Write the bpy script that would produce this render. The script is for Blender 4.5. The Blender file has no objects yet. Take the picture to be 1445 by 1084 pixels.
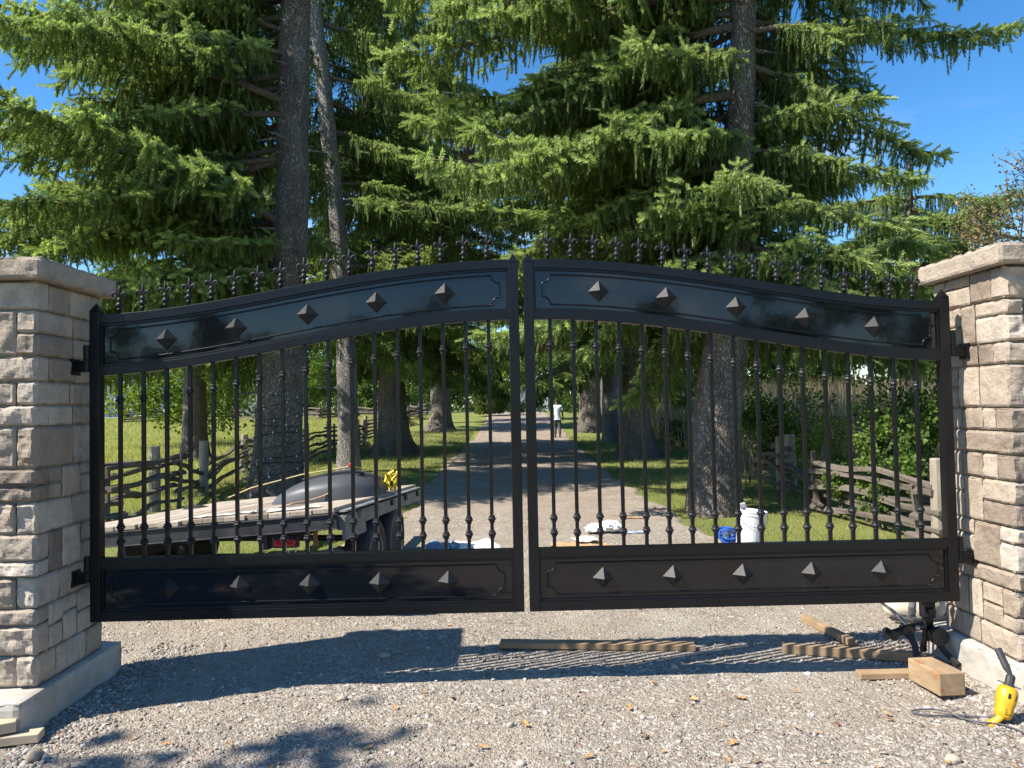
import bpy, math, random
import numpy as np
from mathutils import Vector, Matrix, noise as mn
PI = math.pi
random.seed(7)
rng = np.random.default_rng(7)
S = bpy.context.scene
COL = S.collection

# ------------------------------------------------------------ camera, sky, sun, exposure
cam = bpy.data.objects.new('camera', bpy.data.cameras.new('camera'))
COL.objects.link(cam)
cam.data.sensor_width = 36.0
cam.data.lens = 26.01
cam.data.clip_start = 0.05
cam.data.clip_end = 2000
cam.matrix_world = (Matrix.Translation((0, 0, 1.55)) @ Matrix.Rotation(math.radians(-1.05), 4, 'Z')
                    @ Matrix.Rotation(math.radians(90 + 1.7), 4, 'X') @ Matrix.Rotation(math.radians(-1.1), 4, 'Z'))
S.camera = cam

SUN = Vector((0.86, 0.325, -1.0)).normalized()          # direction in which the light travels
sun_el = math.asin(-SUN.z)
sun_rot = math.atan2(-SUN.x, -SUN.y)
w = bpy.data.worlds.new('World'); S.world = w; w.use_nodes = True
nt = w.node_tree; nt.nodes.clear()
wo = nt.nodes.new('ShaderNodeOutputWorld'); bg = nt.nodes.new('ShaderNodeBackground')
sky = nt.nodes.new('ShaderNodeTexSky'); sky.sky_type = 'NISHITA'; sky.sun_disc = False
sky.sun_elevation = sun_el; sky.sun_rotation = sun_rot
sky.air_density = 1.0; sky.dust_density = 0.25; sky.ozone_density = 3.0; sky.altitude = 300
bg.inputs['Strength'].default_value = 0.112
# thin fair-weather clouds, low over the horizon all round
tc = nt.nodes.new('ShaderNodeTexCoord'); mp = nt.nodes.new('ShaderNodeMapping'); mp.inputs['Scale'].default_value = (1.6, 1.6, 5.0)
mp.inputs['Location'].default_value = (2.35, 1.1, 0.4)
nz = nt.nodes.new('ShaderNodeTexNoise'); nz.inputs['Scale'].default_value = 1.7; nz.inputs['Detail'].default_value = 7; nz.inputs['Roughness'].default_value = 0.55
cr = nt.nodes.new('ShaderNodeValToRGB'); cr.color_ramp.elements[0].position = 0.53; cr.color_ramp.elements[1].position = 0.72
sp = nt.nodes.new('ShaderNodeSeparateXYZ'); mr = nt.nodes.new('ShaderNodeMapRange')
mr.inputs['From Min'].default_value = 0.34; mr.inputs['From Max'].default_value = 0.18
mul = nt.nodes.new('ShaderNodeMath'); mul.operation = 'MULTIPLY'
mx = nt.nodes.new('ShaderNodeMixRGB'); mx.inputs[2].default_value = (8.5, 8.7, 9.0, 1)
hs = nt.nodes.new('ShaderNodeHueSaturation'); hs.inputs['Saturation'].default_value = 1.3
L = nt.links.new
L(tc.outputs['Generated'], mp.inputs[0]); L(mp.outputs[0], nz.inputs['Vector']); L(nz.outputs[0], cr.inputs[0])
L(tc.outputs['Generated'], sp.inputs[0]); L(sp.outputs[2], mr.inputs[0]); L(cr.outputs[0], mul.inputs[0]); L(mr.outputs[0], mul.inputs[1])
L(sky.outputs[0], hs.inputs['Color']); L(hs.outputs[0], mx.inputs[1]); L(mul.outputs[0], mx.inputs[0])
L(mx.outputs[0], bg.inputs[0]); L(bg.outputs[0], wo.inputs[0])

sd = bpy.data.lights.new('sun', 'SUN'); sd.energy = 4.9; sd.angle = math.radians(0.5); sd.color = (1.0, 0.93, 0.82)
so = bpy.data.objects.new('sun', sd); COL.objects.link(so)
so.rotation_euler = SUN.to_track_quat('-Z', 'Y').to_euler(); so.location = (-8, -4, 12)
S.view_settings.view_transform = 'Standard'; S.view_settings.look = 'None'
S.view_settings.exposure = 1.0; S.view_settings.gamma = 1.0; S.view_settings.use_curve_mapping = False
S.render.engine = 'CYCLES'

# ------------------------------------------------------------ materials
def ramp(t, fac, stops):
    r = t.nodes.new('ShaderNodeValToRGB'); e = r.color_ramp.elements
    while len(e) < len(stops): e.new(0.5)
    for i, (p, c) in enumerate(stops):
        e[i].position = p; e[i].color = (*c, 1)
    t.links.new(fac, r.inputs[0]); return r.outputs[0]
def noise(t, scale, detail=4, rough=0.6, vec=None, dist=0.0):
    n = t.nodes.new('ShaderNodeTexNoise'); n.inputs['Scale'].default_value = scale
    n.inputs['Detail'].default_value = detail; n.inputs['Roughness'].default_value = rough; n.inputs['Distortion'].default_value = dist
    if vec is not None: t.links.new(vec, n.inputs['Vector'])
    return n.outputs[0]
def coord(t, scale=(1, 1, 1), kind='Object'):
    c = t.nodes.new('ShaderNodeTexCoord'); m = t.nodes.new('ShaderNodeMapping'); m.inputs['Scale'].default_value = scale
    t.links.new(c.outputs[kind], m.inputs[0]); return m.outputs[0]
def wcoord(t, scale=(1, 1, 1)):
    g = t.nodes.new('ShaderNodeNewGeometry'); m = t.nodes.new('ShaderNodeMapping'); m.inputs['Scale'].default_value = scale
    t.links.new(g.outputs['Position'], m.inputs[0]); return m.outputs[0]
def mix(t, fac, a, b, mode='MIX'):
    m = t.nodes.new('ShaderNodeMixRGB'); m.blend_type = mode
    for i, v in ((0, fac), (1, a), (2, b)):
        if isinstance(v, (int, float)): m.inputs[i].default_value = v
        elif isinstance(v, tuple): m.inputs[i].default_value = (*v, 1)
        else: t.links.new(v, m.inputs[i])
    return m.outputs[0]
def bump(t, b, h, strength=0.5, dist=0.01):
    n = t.nodes.new('ShaderNodeBump'); n.inputs['Strength'].default_value = strength; n.inputs['Distance'].default_value = dist
    t.links.new(h, n.inputs['Height']); t.links.new(n.outputs[0], b.inputs['Normal'])
def newmat(name):
    m = bpy.data.materials.new(name); m.use_nodes = True
    t = m.node_tree; return m, t, t.nodes['Principled BSDF']
def M(name, col, rough=0.6, metal=0.0, var=0.25, vs=6.0, bs=0.0, bscale=40.0, bd=0.004, spec=0.5, scale=(1, 1, 1), detail=5, coat=0.0):
    m, t, b = newmat(name)
    v = wcoord(t, scale)
    n = noise(t, vs, detail, 0.65, v)
    lo = tuple(c * (1 - var) for c in col); hi = tuple(min(1, c * (1 + var)) for c in col)
    t.links.new(ramp(t, n, [(0.3, lo), (0.7, hi)]), b.inputs['Base Color'])
    b.inputs['Roughness'].default_value = rough; b.inputs['Metallic'].default_value = metal
    b.inputs['Specular IOR Level'].default_value = spec; b.inputs['Coat Weight'].default_value = coat
    if bs: bump(t, b, noise(t, bscale, 5, 0.6, v), bs, bd)
    return m
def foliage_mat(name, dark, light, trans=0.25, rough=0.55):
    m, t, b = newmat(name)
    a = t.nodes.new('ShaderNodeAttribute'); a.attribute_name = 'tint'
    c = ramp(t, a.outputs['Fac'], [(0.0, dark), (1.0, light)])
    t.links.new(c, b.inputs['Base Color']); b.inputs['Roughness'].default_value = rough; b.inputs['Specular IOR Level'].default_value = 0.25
    tr = t.nodes.new('ShaderNodeBsdfTranslucent'); t.links.new(mix(t, 1.0, c, (0.98, 1.0, 0.55), 'MULTIPLY'), tr.inputs[0])
    ms = t.nodes.new('ShaderNodeMixShader'); ms.inputs[0].default_value = trans
    o = t.nodes['Material Output']
    t.links.new(b.outputs[0], ms.inputs[1]); t.links.new(tr.outputs[0], ms.inputs[2]); t.links.new(ms.outputs[0], o.inputs[0])
    return m
def bark_mat(name, c1, c2, c3, vscale=1.0):
    m, t, b = newmat(name)
    v = wcoord(t, (1, 1, 0.35))
    vo = t.nodes.new('ShaderNodeTexVoronoi'); vo.feature = 'DISTANCE_TO_EDGE'; vo.inputs['Scale'].default_value = 40 * vscale
    nd = t.nodes.new('ShaderNodeTexNoise'); nd.inputs['Scale'].default_value = 9; nd.inputs['Detail'].default_value = 4; t.links.new(v, nd.inputs['Vector'])
    t.links.new(mix(t, 0.12, v, nd.outputs['Color']), vo.inputs['Vector'])
    n1 = noise(t, 4.0, 6, 0.7, v); n2 = noise(t, 45.0, 4, 0.7, v)
    base = ramp(t, n1, [(0.3, c1), (0.5, c2), (0.72, c3)])
    crack = ramp(t, vo.outputs['Distance'], [(0.0, (0.38, 0.35, 0.33)), (0.22, (1, 1, 1))])
    c = mix(t, 0.75, base, crack, 'MULTIPLY'); c = mix(t, 0.5, c, ramp(t, n2, [(0.3, (0.55, 0.55, 0.55)), (0.7, (1.25, 1.25, 1.25))]), 'MULTIPLY')
    t.links.new(c, b.inputs['Base Color']); b.inputs['Roughness'].default_value = 0.9; b.inputs['Specular IOR Level'].default_value = 0.15
    h = mix(t, 0.5, crack, n2, 'ADD'); bump(t, b, h, 1.0, 0.05)
    return m
def wood_mat(name, col, dark, rough=0.75, along=(1, 1, 1), blotch=None):
    m, t, b = newmat(name)
    v = wcoord(t, along)
    n = noise(t, 30, 6, 0.7, v, 0.6); n2 = noise(t, 3, 4, 0.6, wcoord(t))
    c = ramp(t, n, [(0.3, dark), (0.62, col)])
    c = mix(t, 0.35, c, ramp(t, n2, [(0.35, tuple(x * 0.6 for x in col)), (0.65, tuple(min(1, x * 1.3) for x in col))]), 'MIX')
    if blotch: c = mix(t, ramp(t, noise(t, 9, 3, 0.5, wcoord(t)), [(0.56, (0, 0, 0)), (0.66, (1, 1, 1))]), c, blotch)
    t.links.new(c, b.inputs['Base Color']); b.inputs['Roughness'].default_value = rough; b.inputs['Specular IOR Level'].default_value = 0.25
    bump(t, b, n, 0.4, 0.004)
    return m
def stone_mat():
    m, t, b = newmat('ashlar stone')
    a = t.nodes.new('ShaderNodeAttribute'); a.attribute_name = 'tint'
    v = wcoord(t)
    base = ramp(t, a.outputs['Fac'], [(0.0, (0.25, 0.205, 0.17)), (0.3, (0.33, 0.275, 0.23)), (0.7, (0.420, 0.358, 0.302)), (1.0, (0.482, 0.431, 0.381))])
    n1 = noise(t, 7, 7, 0.68, v, 0.5); n2 = noise(t, 60, 5, 0.7, v); n3 = noise(t, 2.3, 4, 0.6, v, 1.0)
    c = mix(t, 0.75, base, ramp(t, n1, [(0.28, (0.60, 0.58, 0.58)), (0.5, (1, 0.99, 0.97)), (0.75, (1.22, 1.2, 1.17))]), 'MULTIPLY')
    c = mix(t, 0.5, c, ramp(t, n2, [(0.25, (0.7, 0.7, 0.7)), (0.7, (1.2, 1.2, 1.2))]), 'MULTIPLY')
    c = mix(t, ramp(t, n3, [(0.60, (0, 0, 0)), (0.74, (0.65, 0.65, 0.65))]), c, (0.17, 0.155, 0.15))
    c = mix(t, 1.0, c, (1.04, 1.02, 0.97), 'MULTIPLY')
    t.links.new(c, b.inputs['Base Color']); b.inputs['Roughness'].default_value = 0.88; b.inputs['Specular IOR Level'].default_value = 0.2
    h = mix(t, 0.5, n1, n2, 'MIX'); bump(t, b, h, 1.0, 0.016)
    return m
def gravel_mat():
    m, t, b = newmat('driveway gravel')
    v = wcoord(t)
    d = t.nodes.new('ShaderNodeTexNoise'); d.inputs['Scale'].default_value = 30; t.links.new(v, d.inputs['Vector'])
    vv = mix(t, 0.03, v, d.outputs['Color'])
    outs = []
    for sc in (48, 105):
        vo = t.nodes.new('ShaderNodeTexVoronoi'); vo.inputs['Scale'].default_value = sc; vo.inputs['Randomness'].default_value = 1
        t.links.new(vv, vo.inputs['Vector']); outs.append(vo)
    bw = []
    for vo in outs:
        s = t.nodes.new('ShaderNodeSeparateColor'); t.links.new(vo.outputs['Color'], s.inputs[0]); bw.append(s.outputs[0])
    big = noise(t, 0.55, 5, 0.6, v); mid = noise(t, 5.0, 5, 0.7, v)
    fine = ramp(t, bw[0], [(0.0, (0.174, 0.147, 0.120)), (0.45, (0.281, 0.240, 0.197)), (0.8, (0.371, 0.328, 0.273)), (0.95, (0.598, 0.562, 0.491))])
    fine2 = ramp(t, bw[1], [(0.0, (0.155, 0.135, 0.109)), (0.6, (0.299, 0.257, 0.213)), (0.97, (0.502, 0.456, 0.393))])
    c = mix(t, ramp(t, mid, [(0.4, (0, 0, 0)), (0.6, (1, 1, 1))]), fine, fine2)
    dust = mix(t, 0.5, (0.323, 0.275, 0.218), ramp(t, noise(t, 300, 2, 0.5, v), [(0.3, (0.239, 0.204, 0.164)), (0.7, (0.395, 0.339, 0.273))]))
    c = mix(t, ramp(t, big, [(0.42, (0, 0, 0)), (0.62, (0.75, 0.75, 0.75))]), c, dust)
    c = mix(t, ramp(t, noise(t, 1.1, 4, 0.6, coordoff(t, v)), [(0.55, (0, 0, 0)), (0.72, (0.538, 0.526, 0.491))]), c, (0.431, 0.392, 0.328))
    c = mix(t, ramp(t, noise(t, 22, 2, 0.5, v), [(0.66, (0, 0, 0)), (0.72, (0.552, 0.540, 0.504))]), c, (0.323, 0.152, 0.087))
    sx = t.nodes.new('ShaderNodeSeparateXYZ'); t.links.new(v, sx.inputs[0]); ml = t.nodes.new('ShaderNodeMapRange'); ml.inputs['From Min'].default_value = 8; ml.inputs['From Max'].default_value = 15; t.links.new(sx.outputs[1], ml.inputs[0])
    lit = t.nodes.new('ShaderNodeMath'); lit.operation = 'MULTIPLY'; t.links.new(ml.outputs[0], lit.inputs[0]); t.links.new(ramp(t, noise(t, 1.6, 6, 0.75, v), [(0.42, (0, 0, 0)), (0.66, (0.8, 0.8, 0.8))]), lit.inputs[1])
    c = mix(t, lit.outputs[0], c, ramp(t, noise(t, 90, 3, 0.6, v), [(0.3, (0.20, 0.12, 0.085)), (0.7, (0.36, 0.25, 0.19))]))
    c = mix(t, 0.55, c, ramp(t, noise(t, 2.6, 6, 0.7, coordoff(t, v)), [(0.3, (0.72, 0.72, 0.72)), (0.7, (1.22, 1.2, 1.17))]), 'MULTIPLY')
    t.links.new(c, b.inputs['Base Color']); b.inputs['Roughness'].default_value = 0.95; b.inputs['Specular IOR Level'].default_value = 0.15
    h = t.nodes.new('ShaderNodeMath'); h.operation = 'ADD'; t.links.new(outs[0].outputs['Distance'], h.inputs[0]); t.links.new(outs[1].outputs['Distance'], h.inputs[1])
    iv = t.nodes.new('ShaderNodeMath'); iv.operation = 'SUBTRACT'; iv.inputs[0].default_value = 1.2; t.links.new(h.outputs[0], iv.inputs[1])
    bump(t, b, iv.outputs[0], 0.75, 0.011)
    return m
def coordoff(t, v):
    m = t.nodes.new('ShaderNodeMapping'); m.inputs['Location'].default_value = (13, 7, 3); t.links.new(v, m.inputs[0]); return m.outputs[0]
def ground_mat():
    m, t, b = newmat('lawn soil')
    v = wcoord(t); n = noise(t, 1.2, 6, 0.7, v); n2 = noise(t, 25, 5, 0.7, v); n3 = noise(t, 0.25, 4, 0.6, v)
    g = ramp(t, n2, [(0.3, (0.10, 0.125, 0.032)), (0.5, (0.16, 0.19, 0.05)), (0.72, (0.26, 0.25, 0.09))])
    c = mix(t, ramp(t, n, [(0.52, (0, 0, 0)), (0.7, (0.7, 0.7, 0.7))]), g, (0.19, 0.16, 0.075))
    c = mix(t, ramp(t, n3, [(0.4, (0, 0, 0)), (0.65, (0.6, 0.6, 0.6))]), c, (0.24, 0.25, 0.07))
    t.links.new(c, b.inputs['Base Color']); b.inputs['Roughness'].default_value = 0.95; b.inputs['Specular IOR Level'].default_value = 0.1
    bump(t, b, n2, 0.8, 0.04)
    return m
m_gate = M('black satin frame paint', (0.006, 0.0065, 0.008), 0.28, 0.0, 0.3, 3, 0.05, 300, 0.0006, 0.33)
m_panel = M('black gloss sheet paint', (0.005, 0.0055, 0.007), 0.06, 0.0, 0.3, 3, 0.10, 2.2, 0.012, 0.45, coat=0.25)
m_knot = M('black cast knuckle paint', (0.011, 0.012, 0.014), 0.5, 0.0, 0.3, 30, 0.1, 200, 0.001, 0.32)
m_stone = stone_mat()
m_mortar = M('mortar', (0.40, 0.355, 0.30), 0.95, 0, 0.2, 12, 0.6, 120, 0.004, 0.1)
m_conc = M('footing concrete', (0.44, 0.405, 0.355), 0.9, 0, 0.22, 5, 0.5, 90, 0.004, 0.15)
m_gravel = gravel_mat(); m_ground = ground_mat()
m_spruce = foliage_mat('spruce needles', (0.050, 0.098, 0.036), (0.45, 0.56, 0.21), 0.48)
m_spruce2 = foliage_mat('shaded spruce needles', (0.024, 0.05, 0.016), (0.13, 0.185, 0.05), 0.2)
m_dead = foliage_mat('dead spruce needles', (0.13, 0.07, 0.04), (0.26, 0.15, 0.09), 0.15)
m_cedar = foliage_mat('cedar foliage', (0.045, 0.08, 0.015), (0.16, 0.21, 0.04), 0.25)
m_leaf = foliage_mat('green leaves', (0.035, 0.08, 0.015), (0.17, 0.25, 0.05), 0.38)
m_leafy = foliage_mat('yellow green leaves', (0.09, 0.17, 0.02), (0.33, 0.40, 0.05), 0.45)
m_autumn = foliage_mat('autumn leaves', (0.13, 0.13, 0.05), (0.44, 0.30, 0.15), 0.4)
m_grass = foliage_mat('grass blades', (0.11, 0.16, 0.03), (0.45, 0.42, 0.21), 0.4)
m_field = foliage_mat('meadow grass', (0.33, 0.35, 0.09), (0.58, 0.55, 0.22), 0.45)
m_reed = foliage_mat('dry reeds', (0.22, 0.165, 0.10), (0.46, 0.38, 0.25), 0.3)
m_bark = bark_mat('spruce bark', (0.20, 0.165, 0.14), (0.32, 0.275, 0.24), (0.45, 0.41, 0.37))
m_bark2 = bark_mat('pale grey bark', (0.27, 0.245, 0.225), (0.42, 0.39, 0.365), (0.56, 0.54, 0.52), 0.9)
m_limb = M('limb bark', (0.12, 0.098, 0.08), 0.9, 0, 0.35, 20, 0.5, 60, 0.006, 0.15)
m_rail = wood_mat('weathered split rail', (0.165, 0.14, 0.115), (0.055, 0.045, 0.036), 0.9)
m_post = wood_mat('round post wood', (0.36, 0.305, 0.24), (0.19, 0.16, 0.125), 0.9, (1, 1, 0.15))
m_lum = wood_mat('treated lumber', (0.34, 0.235, 0.14), (0.20, 0.135, 0.08), 0.8, (0.12, 1, 1))
def plank_mat(name, c0, c1):
    m = wood_mat(name, c0, c1, .85, (1, .12, 1)); t = m.node_tree; b = t.nodes['Principled BSDF']; oi = t.nodes.new('ShaderNodeObjectInfo')
    src = b.inputs['Base Color'].links[0].from_socket
    t.links.new(mix(t, 1.0, src, ramp(t, oi.outputs['Random'], [(0, (.55, .50, .45)), (.5, (1, .95, .88)), (1, (1.3, 1.27, 1.2))]), 'MULTIPLY'), b.inputs['Base Color']); return m
m_beam = wood_mat('rough beam end', (0.36, 0.255, 0.155), (0.20, 0.14, 0.085), 0.8, (1, 0.2, 1), (0.30, 0.12, 0.05))
m_pine = wood_mat('fresh pine offcut', (0.56, 0.44, 0.31), (0.42, 0.31, 0.20), 0.8, (0.15, 1, 1))
# ------------------------------------------------------------ helpers: meshes and objects
WP = {}
def mesh_of(name, v, f, mat, smooth=False, tint=None):
    me = bpy.data.meshes.new(name)
    v = np.asarray(v, dtype=np.float32)
    if isinstance(f, np.ndarray):
        n, k = f.shape
        me.vertices.add(len(v)); me.vertices.foreach_set('co', v.ravel())
        me.loops.add(n * k); me.loops.foreach_set('vertex_index', f.astype(np.int32).ravel())
        me.polygons.add(n); me.polygons.foreach_set('loop_start', np.arange(0, n * k, k, dtype=np.int32))
        me.update(calc_edges=True)
    else:
        me.from_pydata([tuple(map(float, p)) for p in v], [], [tuple(int(i) for i in q) for q in f]); me.update()
    if smooth: me.polygons.foreach_set('use_smooth', [True] * len(me.polygons))
    if tint is not None:
        a = me.attributes.new('tint', 'FLOAT', 'POINT'); a.data.foreach_set('value', np.broadcast_to(np.asarray(tint, dtype=np.float32), (len(v),)).copy())
    if mat is not None: me.materials.append(mat)
    return me
def link(name, me, parent=None, at=(0, 0, 0)):
    o = bpy.data.objects.new(name, me); COL.objects.link(o)
    at = Vector(at)
    if parent is not None:
        o.parent = parent; o.location = at - WP[parent.name]
    else: o.location = at
    WP[o.name] = at; return o
def tag(o, label=None, cat=None, group=None, kind=None):
    if label: o['label'] = label
    if cat: o['category'] = cat
    if group: o['group'] = group
    if kind: o['kind'] = kind
    return o
def empty(name, loc, label, cat, group=None):
    return tag(link(name, None, None, loc), label, cat, group)
class MB:
    def __init__(s): s.v = []; s.f = []
    def add(s, v, f):
        n = len(s.v); s.v += [tuple(p) for p in v]; s.f += [tuple(i + n for i in q) for q in f]
    def box(s, x0, x1, y0, y1, z0, z1):
        s.add([(x0, y0, z0), (x1, y0, z0), (x1, y1, z0), (x0, y1, z0), (x0, y0, z1), (x1, y0, z1), (x1, y1, z1), (x0, y1, z1)],
              [(0, 3, 2, 1), (4, 5, 6, 7), (0, 1, 5, 4), (1, 2, 6, 5), (2, 3, 7, 6), (3, 0, 4, 7)])
    def obox(s, c, size, m=None):
        m = m or Matrix.Identity(3); c = Vector(c); a, b, d = [x / 2 for x in size]
        vs = [c + m @ Vector(p) for p in [(-a, -b, -d), (a, -b, -d), (a, b, -d), (-a, b, -d), (-a, -b, d), (a, -b, d), (a, b, d), (-a, b, d)]]
        s.add(vs, [(0, 3, 2, 1), (4, 5, 6, 7), (0, 1, 5, 4), (1, 2, 6, 5), (2, 3, 7, 6), (3, 0, 4, 7)])
    def tube(s, pts, rad, n=8, cap=True, flat=1.0, closed=False, jit=0.0):
        pts = [Vector(p) for p in pts]; k = len(pts)
        if not hasattr(rad, '__len__'): rad = [rad] * k
        up = Vector((0, 0, 1)); u = None; V = []
        for i, p in enumerate(pts):
            if closed: d = pts[(i + 1) % k] - pts[i - 1]
            else: d = pts[min(i + 1, k - 1)] - pts[max(i - 1, 0)]
            d = d.normalized() if d.length > 1e-9 else up
            if u is None:
                u = d.cross(up)
                if u.length < 0.05: u = d.cross(Vector((0, 1, 0)))
            u = (u - d * u.dot(d)).normalized(); q = d.cross(u)
            for j in range(n):
                a = 2 * PI * (j + 0.5) / n; rr = rad[i] * (1 + jit * (mn.noise(Vector((p.x * 3 + j, p.y * 3, p.z * 3 + j * 1.7)))))
                V.append(p + u * (math.cos(a) * rr) + q * (math.sin(a) * rr * flat))
        F = []
        for i in range(k if closed else k - 1):
            for j in range(n):
                a, b = i * n + j, i * n + (j + 1) % n; i2 = (i + 1) % k
                F.append((a, b, i2 * n + (j + 1) % n, i2 * n + j))
        if cap and not closed: F.append(tuple(range(n))[::-1]); F.append(tuple(range((k - 1) * n, k * n)))
        s.add(V, F)
    def lathe(s, prof, n=12, c=(0, 0, 0), m=None):
        m = m or Matrix.Identity(3); c = Vector(c); V = []; k = len(prof)
        for r, z in prof:
            for j in range(n):
                a = 2 * PI * (j + 0.5) / n; V.append(c + m @ Vector((r * math.cos(a), r * math.sin(a), z)))
        F = [(i * n + j, i * n + (j + 1) % n, (i + 1) * n + (j + 1) % n, (i + 1) * n + j) for i in range(k - 1) for j in range(n)]
        F += [tuple(range(n))[::-1], tuple(range((k - 1) * n, k * n))]
        s.add(V, F)
    def build(s, name, mat, parent=None, origin=None, smooth=False, bevel=0, tint=None, label=None):
        if origin is None: origin = WP[parent.name] if parent is not None else (0, 0, 0)
        o3 = Vector(origin)
        me = mesh_of(name, [Vector(p) - o3 for p in s.v], s.f, mat, smooth, tint)
        o = link(name, me, parent, o3)
        if bevel:
            b = o.modifiers.new('bevel', 'BEVEL'); b.width = bevel; b.segments = 2; b.limit_method = 'ANGLE'; b.angle_limit = math.radians(40)
        if label: o['label'] = label
        return o
def rotz(a): return Matrix.Rotation(a, 3, 'Z')
def gh(x, y):      # height of the ground
    t = min(1, max(0, (y - 25) / 50)); h = t * t * (3 - 2 * t)
    return h + 0.012 * mn.noise(Vector((x * 0.7, y * 0.7, 0))) + 0.006 * mn.noise(Vector((x * 3, y * 3, 2)))

# ------------------------------------------------------------ ground
def sheet(name, xs, ys, hf, mat, keep=None):
    V = [(x, y, hf(x, y)) for y in ys for x in xs]; nx = len(xs)
    F = [(j * nx + i, j * nx + i + 1, (j + 1) * nx + i + 1, (j + 1) * nx + i) for j in range(len(ys) - 1) for i in range(nx - 1)]
    return link(name, mesh_of(name, V, F, mat, True))
xs = sorted(set([-600, -300, -150, -80, -50, -30, -20] + list(np.arange(-15, 15.1, 0.5)) + [20, 30, 50, 80, 150, 300, 600]))
ys = sorted(set([-500, -200, -100, -60, -40, -25, -15, -10] + list(np.arange(-6, 30, 0.5)) + list(np.arange(30, 110, 4)) + [130, 180, 300, 600, 1200]))
tag(sheet('ground', xs, ys, lambda x, y: gh(x, y) - 0.03, m_ground), kind='structure')
# driveway edges (left x, right x) along y, seen on the ground
EDGE = [(-12, -9, 9), (-2, -7, 7.5), (2.5, -5, 6), (4.6, -4.2, 4.6), (6.2, -3.3, 3.6), (7.4, -2.4, 2.75), (9, -1.6, 2.42), (11, -1.32, 2.45), (14.2, -1.5, 2.42),
        (17, -1.45, 2.45), (23, -1.44, 2.7), (37, -1.1, 3.35), (61, -0.85, 4.0), (80, -1.5, 4.1), (86, -3.5, 4.2)]
def edge(y):
    for (a, l0, r0), (b, l1, r1) in zip(EDGE, EDGE[1:]):
        if y <= b:
            t = max(0, (y - a) / (b - a)); return l0 + (l1 - l0) * t, r0 + (r1 - r0) * t
    return EDGE[-1][1:]
dys = list(np.arange(-12, 2.5, 0.5)) + list(np.arange(2.5, 8, 0.07)) + list(np.arange(8, 26, 0.15)) + list(np.arange(26, 86, 0.6))
NX = 92; V = []; F = []
for y in dys:
    l, r = edge(y); k = 0.24 if y < 40 else 0.3
    l += k * mn.fractal(Vector((0, y * 1.3, 5)), .7, 2, 5); r += k * mn.fractal(Vector((9, y * 1.3, 5)), 1, 2, 4)
    for i in range(NX + 1):
        x = l + (r - l) * i / NX
        e = min(i, NX - i) / NX
        d = 0.010 * mn.noise(Vector((x * 9, y * 9, 4))) if y < 9 else 0
        V.append((x, y, gh(x, y) + d - (0.035 if i in (0, NX) else 0)))
for j in range(len(dys) - 1):
    for i in range(NX): a = j * (NX + 1) + i; F.append((a, a + 1, a + NX + 2, a + NX + 1))
drive = link('gravel_drive', mesh_of('gravel_drive', V, F, m_gravel, True)); tag(drive, kind='structure')
# far house lane beyond the field
mb = MB()
for i in range(24):
    x0, x1 = -60 + 2.4 * i, -60 + 2.4 * (i + 1)
    mb.add([(x0, 92, gh(x0, 92) + .03), (x1, 92, gh(x1, 92) + .03), (x1, 97, gh(x1, 97) + .05), (x0, 97, gh(x0, 97) + .05)], [(0, 1, 2, 3)])
tag(mb.build('lane', M('pale lane gravel', (0.42, 0.40, 0.37), 0.95)), kind='structure')

# loose pebbles in the foreground, one object
def batch(tv, tf, pos, Rm, scale):
    """many copies of a template (tv, tf) in one array: pos (N,3), Rm (N,3,3), scale (N,3)"""
    N = len(pos); P = tv[None] * scale[:, None, :]
    P = np.einsum('nij,nkj->nki', Rm, P) + pos[:, None, :]
    Fz = tf[None] + (np.arange(N) * len(tv))[:, None, None]
    return P.reshape(-1, 3), Fz.reshape(-1, tf.shape[1])
def rotm(N):
    a = rng.uniform(0, 2 * PI, N); b = rng.normal(0, 0.35, N); c = rng.normal(0, .35, N)
    ca, sa, cb, sb, cc, sc = np.cos(a), np.sin(a), np.cos(b), np.sin(b), np.cos(c), np.sin(c)
    Z = np.zeros((N, 3, 3)); Z[:, 0, 0] = ca; Z[:, 0, 1] = -sa; Z[:, 1, 0] = sa; Z[:, 1, 1] = ca; Z[:, 2, 2] = 1
    X = np.zeros((N, 3, 3)); X[:, 0, 0] = 1; X[:, 1, 1] = cb; X[:, 1, 2] = -sb; X[:, 2, 1] = sb; X[:, 2, 2] = cb
    Y = np.zeros((N, 3, 3)); Y[:, 1, 1] = 1; Y[:, 0, 0] = cc; Y[:, 0, 2] = sc; Y[:, 2, 0] = -sc; Y[:, 2, 2] = cc
    return Z @ X @ Y
def pebble_template(seed):
    r = np.random.default_rng(seed); v = []
    for z, rr in ((-0.35, 0.85), (0.3, 0.75)):
        for j in range(5):
            a = 2 * PI * (j + (z > 0) * .5) / 5 + r.normal(0, .2); q = rr * r.uniform(.75, 1.15); v.append((q * math.cos(a), q * math.sin(a), z + r.normal(0, .08)))
    v.append((r.normal(0, .15), r.normal(0, .15), .58))
    f = []
    for j in range(5):
        k = (j + 1) % 5; f += [(j, k, 5 + j), (k, 5 + k, 5 + j), (5 + j, 5 + k, 10)]
    return np.array(v), np.array(f)
pv, pf, pt = [], [], []; off = 0
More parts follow.
